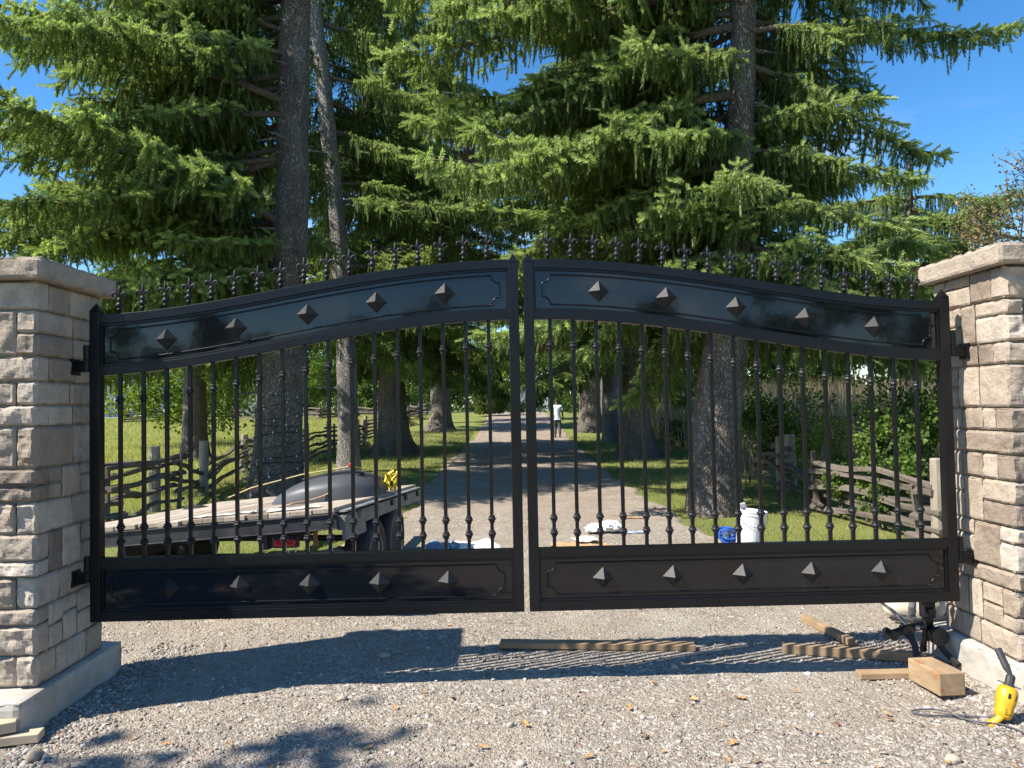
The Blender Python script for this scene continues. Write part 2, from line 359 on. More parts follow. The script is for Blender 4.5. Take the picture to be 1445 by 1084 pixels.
for sidx in range(4):
    N = 9500
    y = 2.75 + (rng.random(N) ** 1.5) * 5.2; x = rng.uniform(-0.82, 0.86, N) * (y * 0.95) 
    sz = np.exp(rng.normal(math.log(0.0060), 0.42, N)); sz = np.clip(sz, 0.003, 0.026)
    # denser, coarser strips along the pillar footings
    m = rng.random(N) < 0.22
    side = rng.random(N) < 0.45
    x = np.where(m & side, -2.28 + np.abs(rng.normal(0, .15, N)), np.where(m, 2.58 - np.abs(rng.normal(0, .20, N)), x))
    y = np.where(m, rng.uniform(3.2, 5.0, N), y); sz = np.where(m, sz * 1.25, sz)
    lr = np.array([edge(q) for q in y]); ok = (x > lr[:, 0]) & (x < lr[:, 1]); ok &= ~((x < -2.29) & (y > 3.6) & (y < 4.55)) & ~((x > 2.59) & (y > 3.6) & (y < 4.55))
    x, y, sz = x[ok], y[ok], sz[ok]; N = len(x)
    z = np.array([gh(a, b) + 0.010 * mn.noise(Vector((a * 9, b * 9, 4))) for a, b in zip(x, y)]) + sz * 0.18
    sc = np.stack([sz * rng.uniform(.8, 1.5, N), sz * rng.uniform(.7, 1.1, N), sz * rng.uniform(.5, .9, N)], 1)
    tv, tf = pebble_template(sidx + 3)
    a, b = batch(tv, tf, np.stack([x, y, z], 1), rotm(N), sc)
    pv.append(a); pf.append(b + off); off += len(a); pt.append(np.repeat(rng.random(N), len(tv)))
m_peb, t_, b_ = newmat('pebble stone')
at_ = t_.nodes.new('ShaderNodeAttribute'); at_.attribute_name = 'tint'
t_.links.new(ramp(t_, at_.outputs['Fac'], [(0, (0.15, 0.13, 0.11)), (0.4, (0.27, 0.235, 0.195)), (0.75, (0.38, 0.34, 0.295)), (0.95, (0.47, 0.44, 0.40)), (0.985, (0.33, 0.19, 0.13))]), b_.inputs['Base Color'])
b_.inputs['Roughness'].default_value = 0.9
tag(link('loose_gravel', mesh_of('loose_gravel', np.concatenate(pv), np.concatenate(pf), m_peb, False, np.concatenate(pt))), 'loose grey and tan gravel pebbles strewn over the drive near the gate', 'gravel', kind='stuff')

# ------------------------------------------------------------ stone pillars
def rough_block(x0, x1, y0, y1, z0, z1, amp, seed, step=0.016, jag=0.006):
    """a block whose six faces are displaced outward like split stone; amp = relief per face (-x,+x,-y,+y,-z,+z)"""
    c = Vector(((x0 + x1) / 2, (y0 + y1) / 2, (z0 + z1) / 2)); V = []; F = []; idx = {}
    dims = (x1 - x0, y1 - y0, z1 - z0); lo = (x0, y0, z0)
    sv = Vector((seed * 3.7, seed * 1.3, seed * 2.1)); n = [max(2, int(math.ceil(d / step))) for d in dims]
    tilt = (random.uniform(-.5, .5), random.uniform(-.5, .5))
    for ax in range(3):
        u, v = (ax + 1) % 3, (ax + 2) % 3
        for sd in (0, 1):
            A = amp[ax * 2 + sd]
            nu, nv = (n[u], n[v]) if A > 0 else (1, 1)
            if A <= 0: continue
            base = len(V)
            for j in range(nv + 1):
                for i in range(nu + 1):
                    p = [0, 0, 0]; p[ax] = lo[ax] + dims[ax] * sd; a = i / nu; b = j / nv; p[u] = lo[u] + dims[u] * a; p[v] = lo[v] + dims[v] * b
                    P = Vector(p); du = min(a, 1 - a) * dims[u]; dv = min(b, 1 - b) * dims[v]; d = min(du, dv)
                    q = P + sv
                    fac = mn.cell(q * 14) if False else 0
                    r = 0.5 + 0.62 * mn.fractal(q * 7, 0.8, 2.1, 5) + 0.75 * abs(mn.noise(q * 11)) - .15 + tilt[0] * (a - .5) + tilt[1] * (b - .5)
                    e = min(1, d / 0.013); e = e * (2 - e)
                    P[ax] += (1 if sd else -1) * (A * r * e - (0.004 if d < 1e-6 else 0))
                    if d > 1e-6: pass
                    else:
                        w_ = jag * mn.noise(q * 25)
                        if du <= dv and du < 1e-6: P[u] += w_
                        if dv < 1e-6: P[v] += w_
                    V.append(P)
            for j in range(nv):
                for i in range(nu):
                    k = base + j * (nu + 1) + i; q4 = (k, k + 1, k + nu + 2, k + nu + 1)
                    F.append(q4 if sd else q4[::-1])
    # plain inner box so the block is closed
    mb = MB(); g = 0.004; mb.box(x0 + g, x1 - g, y0 + g, y1 - g, z0 + g, z1 - g); k = len(V); V += [Vector(p) for p in mb.v]; F += [tuple(i + k for i in q) for q in mb.f]
    return V, F
def pillar(xi, sgn, courses, label, inner_amp, front_amp):
    """xi = x of the face towards the gate; sgn=-1: pillar lies to the left"""
    W = 0.61; x0, x1 = (xi - W, xi) if sgn < 0 else (xi, xi + W); y0, y1 = 3.80, 4.41
    root = empty('stone_pillar', ((x0 + x1) / 2, (y0 + y1) / 2, 0), label, 'pillar', 'stone gate pillars')
    # footing
    v, f = rough_block(x0 - (.12 if sgn < 0 else .042), x1 + (.042 if sgn < 0 else .12), y0 - .20, y1 + .14, -0.1, 0.178, (.008, .008, .008, .008, 0, .005), 3 * sgn + 9, 0.03, 0.010)
    mb = MB(); mb.add(v, f); mb.build('footing', m_conc, root, smooth=False)
    mb = MB(); mb.box(x0 + .020, x1 - .020, y0 + .020, y1 - .020, 0.17, 2.24); mb.build('mortar_core', m_mortar, root)
    ztop = 2.237; total = sum(courses); sc = (ztop - 0.186) / total; z = ztop; T = 0.10
    ai = inner_amp; af = front_amp; seed = 0
    for ci, h in enumerate(courses):
        h *= sc; za, zb = z - h + 0.004, z - 0.004; z -= h
        flip = ci % 2
        cells = []
        # ring of stones: front and back own the corners on even courses, the sides on odd ones
        def run(a, b, nmin, nmax):
            n = random.randint(nmin, nmax); cuts = sorted([a + (b - a) * (k + random.uniform(-.22, .22)) / n for k in range(1, n)]); cuts = [a] + cuts + [b]
            return list(zip(cuts, cuts[1:]))
        for side in ('front', 'back'):
            a, b = (x0, x1) if not flip else (x0 + T, x1 - T)
            for (p, q) in run(a, b, 2, 3 if h > .12 else 2):
                cells.append((p + (.004 if p > a else 0) + (0.004 if flip and p == a else 0), q - (.004 if q < b else 0) - (0.004 if flip and q == b else 0), *((y0, y0 + T) if side == 'front' else (y1 - T, y1))))
        for side in ('left', 'right'):
            a, b = (y0, y1) if flip else (y0 + T, y1 - T)
            for (p, q) in run(a, b, 2, 3):
                g = .004
                cells.append((*((x0, x0 + T) if side == 'left' else (x1 - T, x1)), p + (g if (p > a or not flip) else 0), q - (g if (q < b or not flip) else 0)))
        for (a, b, c, d) in cells:
            parts = [(za, zb)]
            if h > 0.17 and random.random() < 0.42:
                s_ = za + (zb - za) * random.choice((.36, .5, .64)); parts = [(za, s_ - .004), (s_ + .004, zb)]
            for (e, f_) in parts:
                seed += 1
                left, right, fr, bk = abs(a - x0) < 1e-6, abs(b - x1) < 1e-6, abs(c - y0) < 1e-6, abs(d - y1) < 1e-6
                amp_in = ai * random.uniform(.5, 1.35); amp_f = af * random.uniform(.6, 1.3)
                aL = (amp_in if sgn > 0 else amp_f) if left else 0; aR = (amp_in if sgn < 0 else amp_f) if right else 0
                amp = (aL, aR, amp_f if fr else 0, amp_in if bk else 0, .002, .002)
                v, f = rough_block(a, b, c, d, e, f_, amp, seed + (50 if sgn > 0 else 0), 0.014 if (fr or (left and sgn > 0) or (right and sgn < 0)) else 0.04)
                mb = MB(); mb.add(v, f); cc = ((a + b) / 2, (c + d) / 2, (e + f_) / 2)
                mb.build('stone', m_stone, root, cc, tint=min(1, max(0, random.gauss(.5, .30))))
    ov = 0.062
    v, f = rough_block(x0 - ov, x1 + ov, y0 - ov, y1 + ov, 2.238, 2.345, (.007, .007, .014, .010, .001, .004), 77 + sgn, 0.02, 0.006)
    # gentle weathering slope of the cap's top towards its edges
    cx, cy = (x0 + x1) / 2, (y0 + y1) / 2
    v = [Vector((p.x, p.y, p.z + (0.022 * max(0, 1 - max(abs(p.x - cx), abs(p.y - cy)) / 0.36) if p.z > 2.3 else 0))) for p in v]
    mb = MB(); mb.add(v, f); mb.build('capstone', m_stone, root, tint=0.40 if sgn < 0 else .55)
    return root
random.seed(21)
pillar(-2.345, -1, [42, 66, 36, 34, 30, 60, 48, 45, 60, 44, 66, 43], 'square ashlar stone pillar left of the gate, its inner face in shade', 0.007, 0.030)
pillar(2.645, 1, [48, 62, 32, 63, 34, 34, 38, 66, 64, 26, 59, 38], 'square ashlar stone pillar right of the gate, its inner face sunlit with bar shadows', 0.011, 0.026)
# ------------------------------------------------------------ the two gate leaves
Y0, Y1 = 4.11, 4.16; YM = (Y0 + Y1) / 2; PH = 0.338
def make_finial_mesh():
    mb = MB()
    mb.lathe([(.0075, -.002), (.0075, .018), (.014, .022), (.014, .028), (.009, .031), (.010, .036), (.017, .042), (.0185, .050), (.015, .058), (.010, .063), (.0095, .068), (.014, .074), (.0145, .080), (.009, .087), (.006, .094)], 10)
    # four little leaves on the lower ball
    for a in (0, PI / 2, PI, 3 * PI / 2):
        d = Vector((math.cos(a), math.sin(a), 0)); mb.tube([d * .012 + Vector((0, 0, .046)), d * .020 + Vector((0, 0, .050)), d * .026 + Vector((0, 0, .047))], [.005, .005, .002], 5)
    # spear
    sec = [(0.004, .086, .004), (.009, .104, .005), (.0125, .118, .006), (.0085, .138, .005), (.0005, .163, .0005)]
    V = []
    for hw, z, th in sec: V += [(-hw, 0, z), (0, -th, z), (hw, 0, z), (0, th, z)]
    F = [(i * 4 + j, i * 4 + (j + 1) % 4, (i + 1) * 4 + (j + 1) % 4, (i + 1) * 4 + j) for i in range(4) for j in range(4)] + [(3, 2, 1, 0), (16, 17, 18, 19)]
    mb.add(V, F)
    for s in (-1, 1):
        pts = []; n = 9
        pts.append((s * .003, 0, .090)); pts.append((s * .008, 0, .104)); pts.append((s * .016, 0, .1155)); pts.append((s * .026, 0, .119)); pts.append((s * .034, 0, .1145)); pts.append((s * .0375, 0, .105)); pts.append((s * .034, 0, .097)); pts.append((s * .029, 0, .098))
        mb.tube(pts, [.004, .0055, .0065, .007, .0072, .0068, .006, .004], 8)
    me = mesh_of('finial', mb.v, mb.f, m_knot, True); return me
fin_me = make_finial_mesh()
def knuckle_mesh(prof):
    mb = MB(); mb.lathe(prof, 8); me = mesh_of('collar', mb.v, mb.f, m_knot, False); return me
k_up = knuckle_mesh([(.0125, -.026), (.0165, -.021), (.0165, -.016), (.0135, -.012), (.0215, -.004), (.0225, .003), (.0185, .010), (.0145, .013), (.0175, .017), (.0165, .022), (.0125, .026)])
k_lo = knuckle_mesh([(.0125, -.022), (.017, -.017), (.0155, -.012), (.0225, -.004), (.0235, .003), (.0165, .011), (.0185, .016), (.0125, .021)])
def leaf(sgn, xo, xc, boss_u, boss_l, px0, px1, label):
    """sgn=-1 left leaf. xo = outer edge, xc = edge at the middle of the opening"""
    root = empty('gate_leaf', (xo, YM, 0.415), label, 'gate', 'leaves of the driveway gate')
    PW = 0.056; xa, xb = min(xo, xc), max(xo, xc)      # whole leaf
    def ztop(x):
        t = abs(x - xo) / abs(xc - xo); t = min(1, max(0, t)) ** 0.9
        return 2.098 + 0.272 * (1 - math.cos(PI * t)) / 2
    # stiles
    for x, cap in ((xa, 1), (xb - PW, 1)):
        outer = (x == xa) == (sgn < 0)
        zt = 2.115 if outer else 2.355
        mb = MB(); mb.box(x, x + PW, Y0 - .003, Y1 + .003, 0.415, zt)
        st = mb.build('stile', m_gate, root, (x + PW / 2, YM, .415), bevel=.003)
        mb = MB(); a, b, c, d = x - .001, x + PW + .001, Y0 - .004, Y1 + .004; z = zt + .0005
        mb.add([(a, c, z), (b, c, z), (b, d, z), (a, d, z), ((a + b) / 2, (c + d) / 2, z + .052)], [(3, 2, 1, 0), (0, 1, 4), (1, 2, 4), (2, 3, 4), (3, 0, 4)])
        mb.build('point_cap', m_gate, st, (x + PW / 2, YM, zt), bevel=.0015)
    u0, u1 = xa + PW - .002, xb - PW + .002; NS = 64
    def strip(name, zf0, zf1, y0, y1, mat, smooth=False, a=u0, b=u1, bev=0.0025, par=None):
        V = []; F = []
        for i in range(NS + 1):
            x = a + (b - a) * i / NS; V += [(x, y0, zf0(x)), (x, y0, zf1(x)), (x, y1, zf1(x)), (x, y1, zf0(x))]
        for i in range(NS):
            for j in range(4): k = i * 4; F.append((k + j, k + (j + 1) % 4, k + 4 + (j + 1) % 4, k + 4 + j))
        F += [(3, 2, 1, 0), (NS * 4, NS * 4 + 1, NS * 4 + 2, NS * 4 + 3)]
        F = [f[::-1] for f in F]
        mb = MB(); mb.add(V, F); o = mb.build(name, mat, par or root, smooth=False, bevel=bev); 
        return o
    RH = .050
    strip('top_rail', lambda x: ztop(x) - RH, ztop, Y0, Y1, m_gate)
    strip('rail', lambda x: ztop(x) - PH, lambda x: ztop(x) - PH + RH, Y0, Y1, m_gate)
    strip('rail', lambda x: .710, lambda x: .760, Y0, Y1, m_gate)
    strip('bottom_rail', lambda x: .415, lambda x: .467, Y0, Y1, m_gate)
    for which in (0, 1):
        if which == 0: zt = lambda x: ztop(x) - RH; zb = lambda x: ztop(x) - PH + RH
        else: zt = lambda x: .710; zb = lambda x: .467
        zc = lambda x: (zt(x) + zb(x)) / 2
        pan = strip('panel', lambda x: zb(x) - .004, lambda x: zt(x) + .004, Y0 + .020, Y0 + .030, m_panel, bev=0)
        # stepped frame lip inside the rails
        strip('lip', lambda x: zt(x) - .014, lambda x: zt(x) + .001, Y0 + .008, Y0 + .0195, m_gate, par=pan, bev=.002)
        strip('lip', lambda x: zb(x) - .001, lambda x: zb(x) + .014, Y0 + .008, Y0 + .0195, m_gate, par=pan, bev=.002)
        for e, s_ in ((u0, 1), (u1, -1)):
            mb = MB(); a, b = sorted((e - s_ * .001, e + s_ * .014)); mb.box(a, b, Y0 + .009, Y0 + .0193, zb(e) + .0145, zt(e) - .0145); mb.build('lip', m_gate, pan)
        # notched moulding
        hv = (zt(0) - zb(0)) / 2 - .036; ml, mr_ = u0 + .052, u1 - .052; R = .044; pts = []
        def arc(cx, cv, a0, a1, n=9):
            return [(cx + R * math.cos(a0 + (a1 - a0) * i / n), cv + R * math.sin(a0 + (a1 - a0) * i / n)) for i in range(n + 1)]
        pts += arc(ml, hv, 0, -PI / 2)[::-1]                      # upper left notch: from below to the right
        n = 40; pts += [(ml + R + (mr_ - ml - 2 * R) * i / n, hv) for i in range(1, n)]
        pts += arc(mr_, hv, -PI, -PI / 2)
        pts += [(mr_, hv - R - (2 * hv - 2 * R) * i / 5) for i in range(1, 5)]
        pts += arc(mr_, -hv, PI / 2, PI)
        pts += [(mr_ - R - (mr_ - ml - 2 * R) * i / n, -hv) for i in range(1, n)]
        pts += arc(ml, -hv, 0, PI / 2)
        pts += [(ml, -hv + R + (2 * hv - 2 * R) * i / 5) for i in range(1, 5)]
        P3 = [(u, Y0 + .0185, zc(u) + v) for u, v in pts]
        mb = MB(); mb.tube(P3, .0058, 6, False, 0.8, True); mb.build('moulding', m_gate, pan, smooth=True)
        for bx in (boss_u if which == 0 else boss_l):
            mb = MB(); z = zc(bx); h = .060; yb = Y0 + .0202
            mb.add([(bx - h, yb, z), (bx, yb, z - h), (bx + h, yb, z), (bx, yb, z + h), (bx - h, yb - .003, z), (bx, yb - .003, z - h), (bx + h, yb - .003, z), (bx, yb - .003, z + h), (bx, yb - .046, z)],
                   [(0, 4, 5, 1), (1, 5, 6, 2), (2, 6, 7, 3), (3, 7, 4, 0), (4, 8, 5), (5, 8, 6), (6, 8, 7), (7, 8, 4), (0, 1, 2, 3)])
            mb.f = [f[::-1] for f in mb.f]
            mb.build('boss', m_knot, pan, (bx, yb, z))
    # pickets, collars, finials
    for i in range(17):
        x = px0 + (px1 - px0) * i / 16; zt_ = ztop(x) - PH + .003; hb = .0098
        mb = MB(); V = []
        mb.box(x - hb, x + hb, YM - hb, YM + hb, .757, zt_)
        pk = mb.build('picket', m_gate, root, (x, YM, .758), bevel=.0012)
        for z, me in ((.758 + .083, k_lo), (.758 + .165, k_lo), (zt_ - .148, k_up)):
            link('collar', me, pk, (x, YM, z + random.uniform(-.002, .002)))
        xf = x + (-.004)
        zf = ztop(xf); fo = link('finial', fin_me, root, (xf, YM, zf - .001)); fo.rotation_euler = (random.uniform(-.02, .02), random.uniform(-.02, .02), random.uniform(-.12, .12))
    # hinges
    face = -2.345 if sgn < 0 else 2.645; s = 1 if sgn < 0 else -1
    for z in (1.86, .70):
        mb = MB(); xm = (xo - s * .022)
        mb.lathe([(.019, -.012), (.021, -.010), (.021, .068), (.019, .070)], 14, (xm, YM - .004, z))
        mb.box(min(xm, xo) , max(xm, xo), YM - .016, YM + .008, z + .004, z + .060)
        hg = mb.build('hinge', m_gate, root, (xm, YM, z), smooth=False)
        mb = MB(); a, b = sorted((face - s * .03, xm - s * .002)); mb.box(a, b, YM - .028, YM + .022, z - .078, z - .018)
        mb.lathe([(.020, -.075), (.0205, -.072), (.0205, -.016), (.019, -.0135)], 14, (xm, YM - .004, z))
        a, b = sorted((face, face + s * .012)); mb.box(a, b, YM - .045, YM + .04, z - .095, z - .005)
        mb.build('hinge_bracket', m_gate, hg, (xm, YM, z), bevel=.002)
    return root
random.seed(5)
leaf(-1, -2.25, 0.121, [-1.836, -1.452, -1.056, -.674, -.290], [-1.831, -1.446, -1.060, -.676, -.296], -2.094, -.050, 'black iron gate leaf left of the middle gap, hinged on the shaded pillar')
leaf(1, 2.548, 0.150, [.572, .953, 1.345, 1.736, 2.128], [.562, .953, 1.342, 1.728, 2.122], .295, 2.358, 'black iron gate leaf right of the middle gap, hinged on the sunlit pillar')

# ------------------------------------------------------------ things on the ground
def lumber(name, label, p0, p1, w_, h_, mat, z0=None, roll=0.0, group=None, cat='board', lift=(0, 0), bev=.004):
    a = Vector((p0[0], p0[1], 0)); b = Vector((p1[0], p1[1], 0)); c = (a + b) / 2; d = b - a; ang = math.atan2(d.y, d.x); Lh = d.length
    z = (gh(c.x, c.y) if z0 is None else z0) + h_ / 2 + .006 + (lift[0] + lift[1]) / 2
    pit = math.atan2(lift[1] - lift[0], Lh)
    mb = MB(); n = 14; V = []
    sec = [(-w_ / 2, -h_ / 2), (w_ / 2, -h_ / 2), (w_ / 2, h_ / 2), (-w_ / 2, h_ / 2)]
    for i in range(n + 1):
        x = -Lh / 2 + Lh * i / n; dz = .003 * math.sin(2.1 * i / n + c.x * 5); dy = .004 * math.sin(1.3 + 3 * i / n + c.y)
        V += [(x, q + dy, r + dz) for q, r in sec]
    F = [(i * 4 + j, i * 4 + (j + 1) % 4, i * 4 + 4 + (j + 1) % 4, i * 4 + 4 + j) for i in range(n) for j in range(4)]
    F = [f[::-1] for f in F] + [(0, 1, 2, 3), (n * 4 + 3, n * 4 + 2, n * 4 + 1, n * 4)]
    m = Matrix.Rotation(ang, 3, 'Z') @ Matrix.Rotation(-pit, 3, 'Y') @ Matrix.Rotation(roll, 3, 'X')
    mb.add([m @ Vector(p) + Vector((c.x, c.y, z)) for p in V], F)
    o = mb.build(name, mat, None, (c.x, c.y, z - h_ / 2), bevel=bev); return tag(o, label, cat, group)
lumber('timber', 'long timber lying alone in the bar shadows below the gate gap', (-.02, 4.80), (1.20, 4.66), .085, .038, m_lum)
lumber('timber', 'timber running under the black jack with its end at the middle of the right leaf', (1.72, 4.58), (2.46, 4.34), .055, .055, m_lum)
lumber('timber', 'short timber pointing away from the gate behind another timber', (2.12, 5.22), (2.19, 4.66), .055, .045, m_lum)
lumber('timber', 'flat board pinned under the thick beam block', (1.97, 4.13), (2.50, 4.10), .075, .034, m_lum)
bb = lumber('beam_block', 'thick square beam offcut with a reddish stain beside the right pillar', (2.285, 4.06), (2.297, 3.80), .14, .118, m_beam, cat='beam', z0=.01, bev=.006)
lumber('offcut', 'pale wood offcut leaning on the left footing, topmost of the two', (-2.62, 3.44), (-2.315, 3.60), .09, .05, m_pine, z0=.055, cat='offcut', lift=(0.0, 0.0))
lumber('offcut', 'pale wood offcut flat on the gravel in the bottom left corner', (-2.62, 3.50), (-2.20, 3.60), .085, .042, m_pine, cat='offcut')
def stone(x, y, s, label, cat='stone', flat=.6, tint=.6):
    sd = int(abs(x * 100) + abs(y * 37)); mb = MB(); V = []; F = []; n, k = 12, 8
    for i in range(k + 1):
        th = PI * i / k
        for j in range(n):
            a = 2 * PI * j / n; p = Vector((math.sin(th) * math.cos(a), math.sin(th) * math.sin(a), math.cos(th)))
            r = 1 + .28 * mn.noise(p * 1.3 + Vector((sd, 0, 0))); V.append(Vector((p.x * s * r, p.y * s * r * .75, p.z * s * r * flat)))
    F = [(i * n + j, (i + 1) * n + j, (i + 1) * n + (j + 1) % n, i * n + (j + 1) % n) for i in range(k) for j in range(n)]
    me = mesh_of('stone', V, F, m_stone, True, tint); o = link('stone', me, None, (x, y, gh(x, y) + s * flat * .45)); o.rotation_euler = (0, 0, sd % 6)
    return tag(o, label, cat)
for a in [(-.739, 4.668, .036, 'round stone in the solid shadow under the left leaf', .5), (-.864, 4.01, .028, 'small stone in the open gravel left of the middle', .7), (.026, 3.63, .022, 'pale pebble in the open gravel below the gate gap', .95),
          (.066, 3.24, .022, 'white pebble at the bottom edge below the gate gap', 1), (1.90, 3.157, .035, 'flat stone at the bottom edge left of the drill cord', .8), (1.0, 4.35, .026, 'round stone just in front of the long timber', .8),
          (2.32, 3.30, .03, 'flat pale stone beside the drill cord', .9), (-2.12, 3.42, .05, 'grey stone beside the flat offcut at the left', .35)]:
    stone(a[0], a[1], a[2], a[3], tint=a[4])

m_yel = M('yellow tool plastic', (.60, .33, .012), 0.38, 0, .12, 30, .1, 200, .001)
m_rub = M('black rubber', (0.025, 0.025, 0.028), 0.55, 0, .3, 30, .2, 150, .001)
m_steel = M('worn steel', (0.30, 0.30, 0.31), 0.4, 0.8, .3, 30, .2, 150, .001)
# drill lying on its side: body, chuck, auxiliary handle, cord
dr = empty('power_drill', (2.40, 3.56, gh(2.4, 3.56)), 'yellow corded power drill lying by the right footing with its black bit up', 'drill')
def frame(org, zdir, xdir):
    z = Vector(zdir).normalized(); x = Vector(xdir); x = (x - z * x.dot(z)).normalized(); y = z.cross(x)
    m = Matrix((x, y, z)).transposed(); return m
dm = frame((0, 0, 0), (.22, .12, .5), (1, -.5, 0)); do = Vector((2.352, 3.50, .040))
mb = MB(); prof = [(.018, -.01), (.030, .0), (.034, .02), (.036, .05), (.040, .065), (.041, .10), (.036, .115), (.028, .125)]
vs = MB(); vs.lathe(prof, 14)
mb.add([dm @ (Vector((math.copysign(abs(p[0]) ** .85 * .68, p[0]), math.copysign(abs(p[1]) ** .85 * .68, p[1]), p[2] * 1.12))) + do for p in vs.v], vs.f); body = mb.build('body', m_yel, dr, smooth=True)
mb = MB(); hp = [(0, 0, .012), (-.012, -.004, -.02), (-.030, -.006, -.05), (-.048, -.004, -.075)]
mb.tube([dm @ Vector(p) + do + Vector((0, -.004, .01)) for p in hp], [.024, .021, .020, .024], 10, flat=.75); mb.build('grip', m_yel, dr, smooth=True)
mb = MB(); mb.tube([dm @ Vector((-.024, -.012, -.01)) + do, dm @ Vector((-.034, -.014, -.035)) + do], [.008, .008], 6); mb.build('trigger', m_rub, dr)
mb = MB(); vs = MB(); vs.lathe([(.024, .124), (.024, .15), (.020, .155), (.020, .19), (.013, .20)], 12); mb.add([dm @ Vector(p) + do for p in vs.v], vs.f); mb.build('chuck', m_rub, dr, smooth=False)
mb = MB(); mb.tube([dm @ Vector(p) + do for p in [(0, 0, .195), (-.022, .01, .225), (-.070, .025, .30)]], [.008, .017, .017], 10); mb.build('auxiliary_handle', m_rub, dr)
mb = MB(); dfr = (Vector((0, -1, .25)) - Vector(dm.col[2]) * Vector((0, -1, .25)).dot(Vector(dm.col[2]))).normalized(); lm_ = Matrix((Vector(dm.col[2]).cross(dfr), dfr, Vector(dm.col[2]))).transposed()
for zz0 in (.012, .022, .032): mb.obox(do + Vector(dm.col[2]) * zz0 + dfr * .036, (.030, .004, .004), lm_)
mb.obox(do + Vector(dm.col[2]) * .095 + dfr * .041, (.038, .006, .024), lm_); lb = mb.build('label_plate', m_rub, dr, bevel=.001)
mb = MB(); mb.tube([do + dm @ Vector((-.05, -.02, .15)), do + dm @ Vector((.05, .02, .15))], .0035, 6); mb.build('chuck_key', m_steel, dr)
pts = [(2.345, 3.50, .035), (2.30, 3.55, .006), (2.20, 3.585, .006), (2.10, 3.59, .006), (2.03, 3.60, .006), (1.995, 3.63, .006), (2.02, 3.655, .007), (2.10, 3.655, .012), (2.155, 3.62, .016), (2.165, 3.58, .014), (2.20, 3.54, .006), (2.24, 3.50, .006), (2.31, 3.475, .006), (2.35, 3.42, .006), (2.36, 3.34, .006), (2.34, 3.2, .006), (2.30, 3.0, .006)]
def spline(P, n=6):
    P = [Vector(p) for p in P]; out = []
    for i in range(len(P) - 1):
        a, b, c, d = P[max(i - 1, 0)], P[i], P[i + 1], P[min(i + 2, len(P) - 1)]
        for k in range(n):
            t = k / n; out.append(.5 * ((2 * b) + (c - a) * t + (2 * a - 5 * b + 4 * c - d) * t * t + (3 * b - a - 3 * c + d) * t ** 3))
    out.append(P[-1]); return out
mb = MB(); mb.tube([p + Vector((0, 0, gh(p.x, p.y) + .006)) for p in spline(pts)], .0045, 6); mb.build('cord', M('grey cord', (.075, .075, .09), .6), dr, smooth=True)

# black jack / clamp
jk = empty('jack', (2.50, 4.36, 0), 'black cast iron jack with a long lever between the timber and right pillar', 'jack')
m_cast = M('black cast iron', (.02, .02, .022), .42, .2, .4, 25, .4, 90, .003)
mb = MB(); mb.obox((2.51, 4.37, .30), (.075, .05, .09)); mb.obox((2.51, 4.37, .20), (.05, .045, .16)); mb.obox((2.51, 4.37, .36), (.10, .055, .035)); mb.obox((2.515, 4.335, .30), (.045, .03, .03)); mb.build('column', m_cast, jk, bevel=.006)
mb = MB(); mb.lathe([(.012, -.006), (.026, -.010), (.040, -.022), (.050, -.022), (.053, -.012), (.053, .012), (.050, .022), (.030, .022)], 20, (2.53, 4.30, .165), Matrix.Rotation(PI / 2, 3, 'X')); mb.build('drum', m_cast, jk)
mb = MB(); mb.lathe([(.02, -.03), (.036, -.028), (.036, .028), (.02, .03)], 14, (2.36, 4.33, .19), Matrix.Rotation(PI / 2, 3, 'X')); mb.lathe([(.012, -.05), (.026, -.048), (.026, .048), (.012, .05)], 12, (2.265, 4.33, .175), Matrix.Rotation(PI / 2, 3, 'X')); mb.tube([(2.26, 4.33, .175), (2.36, 4.33, .20), (2.46, 4.33, .22)], [.018, .024, .024], 8); mb.build('arm', m_cast, jk)
mb = MB(); mb.tube([(2.36, 4.33, .23), (2.30, 4.37, .30), (2.245, 4.40, .345)], [.016, .010, .008], 8); mb.build('lever', m_steel, jk)
mb = MB(); mb.tube([(2.36, 4.33, .21), (2.375, 4.27, .12), (2.36, 4.22, .04)], [.02, .018, .022], 6); mb.build('foot', m_cast, jk)
mb = MB(); mb.tube([(2.52, 4.33, .15), (2.55, 4.27, .08), (2.58, 4.20, .03)], [.02, .018, .022], 6); mb.build('foot', m_cast, jk)
mb = MB(); mb.tube([(2.50, 4.38, .15), (2.52, 4.44, .08), (2.54, 4.48, .03)], [.02, .018, .022], 6); mb.build('foot', m_cast, jk)
mb = MB(); mb.lathe([(.01, 0), (.018, .004), (.018, .014), (.01, .018)], 10, (2.385, 4.30, .27)); mb.lathe([(.01, 0), (.016, .004), (.016, .014), (.01, .018)], 10, (2.41, 4.31, .215), Matrix.Rotation(PI / 2, 3, 'X')); mb.build('nut', m_steel, jk)

# canvas sack
def blob(c, r, nz_=.15, n=28, k=18, f=2.2, seed=0, squash=None):
    V = []; 
    for i in range(k + 1):
        th = PI * i / k
        for j in range(n):
            a = 2 * PI * j / n; p = Vector((math.sin(th) * math.cos(a), math.sin(th) * math.sin(a), math.cos(th)))
            d = 1 + nz_ * mn.fractal(p * f + Vector((seed, 0, 0)), 1, 2, 3); q = Vector((p.x * r[0] * d, p.y * r[1] * d, p.z * r[2] * d))
            if q.z < -r[2] * .55: q.z = -r[2] * .55 - .01 * p.z
            V.append(q + Vector(c))
    F = [(i * n + j, (i + 1) * n + j, (i + 1) * n + (j + 1) % n, i * n + (j + 1) % n) for i in range(k) for j in range(n)]
    return V, F
m_canvas = M('beige canvas', (.50, .45, .37), .9, 0, .12, 8, .5, 120, .003)
sk = empty('canvas_bag', (2.92, 5.25, 0), 'beige canvas bag with a dark strap slumped behind the right gate post', 'bag')
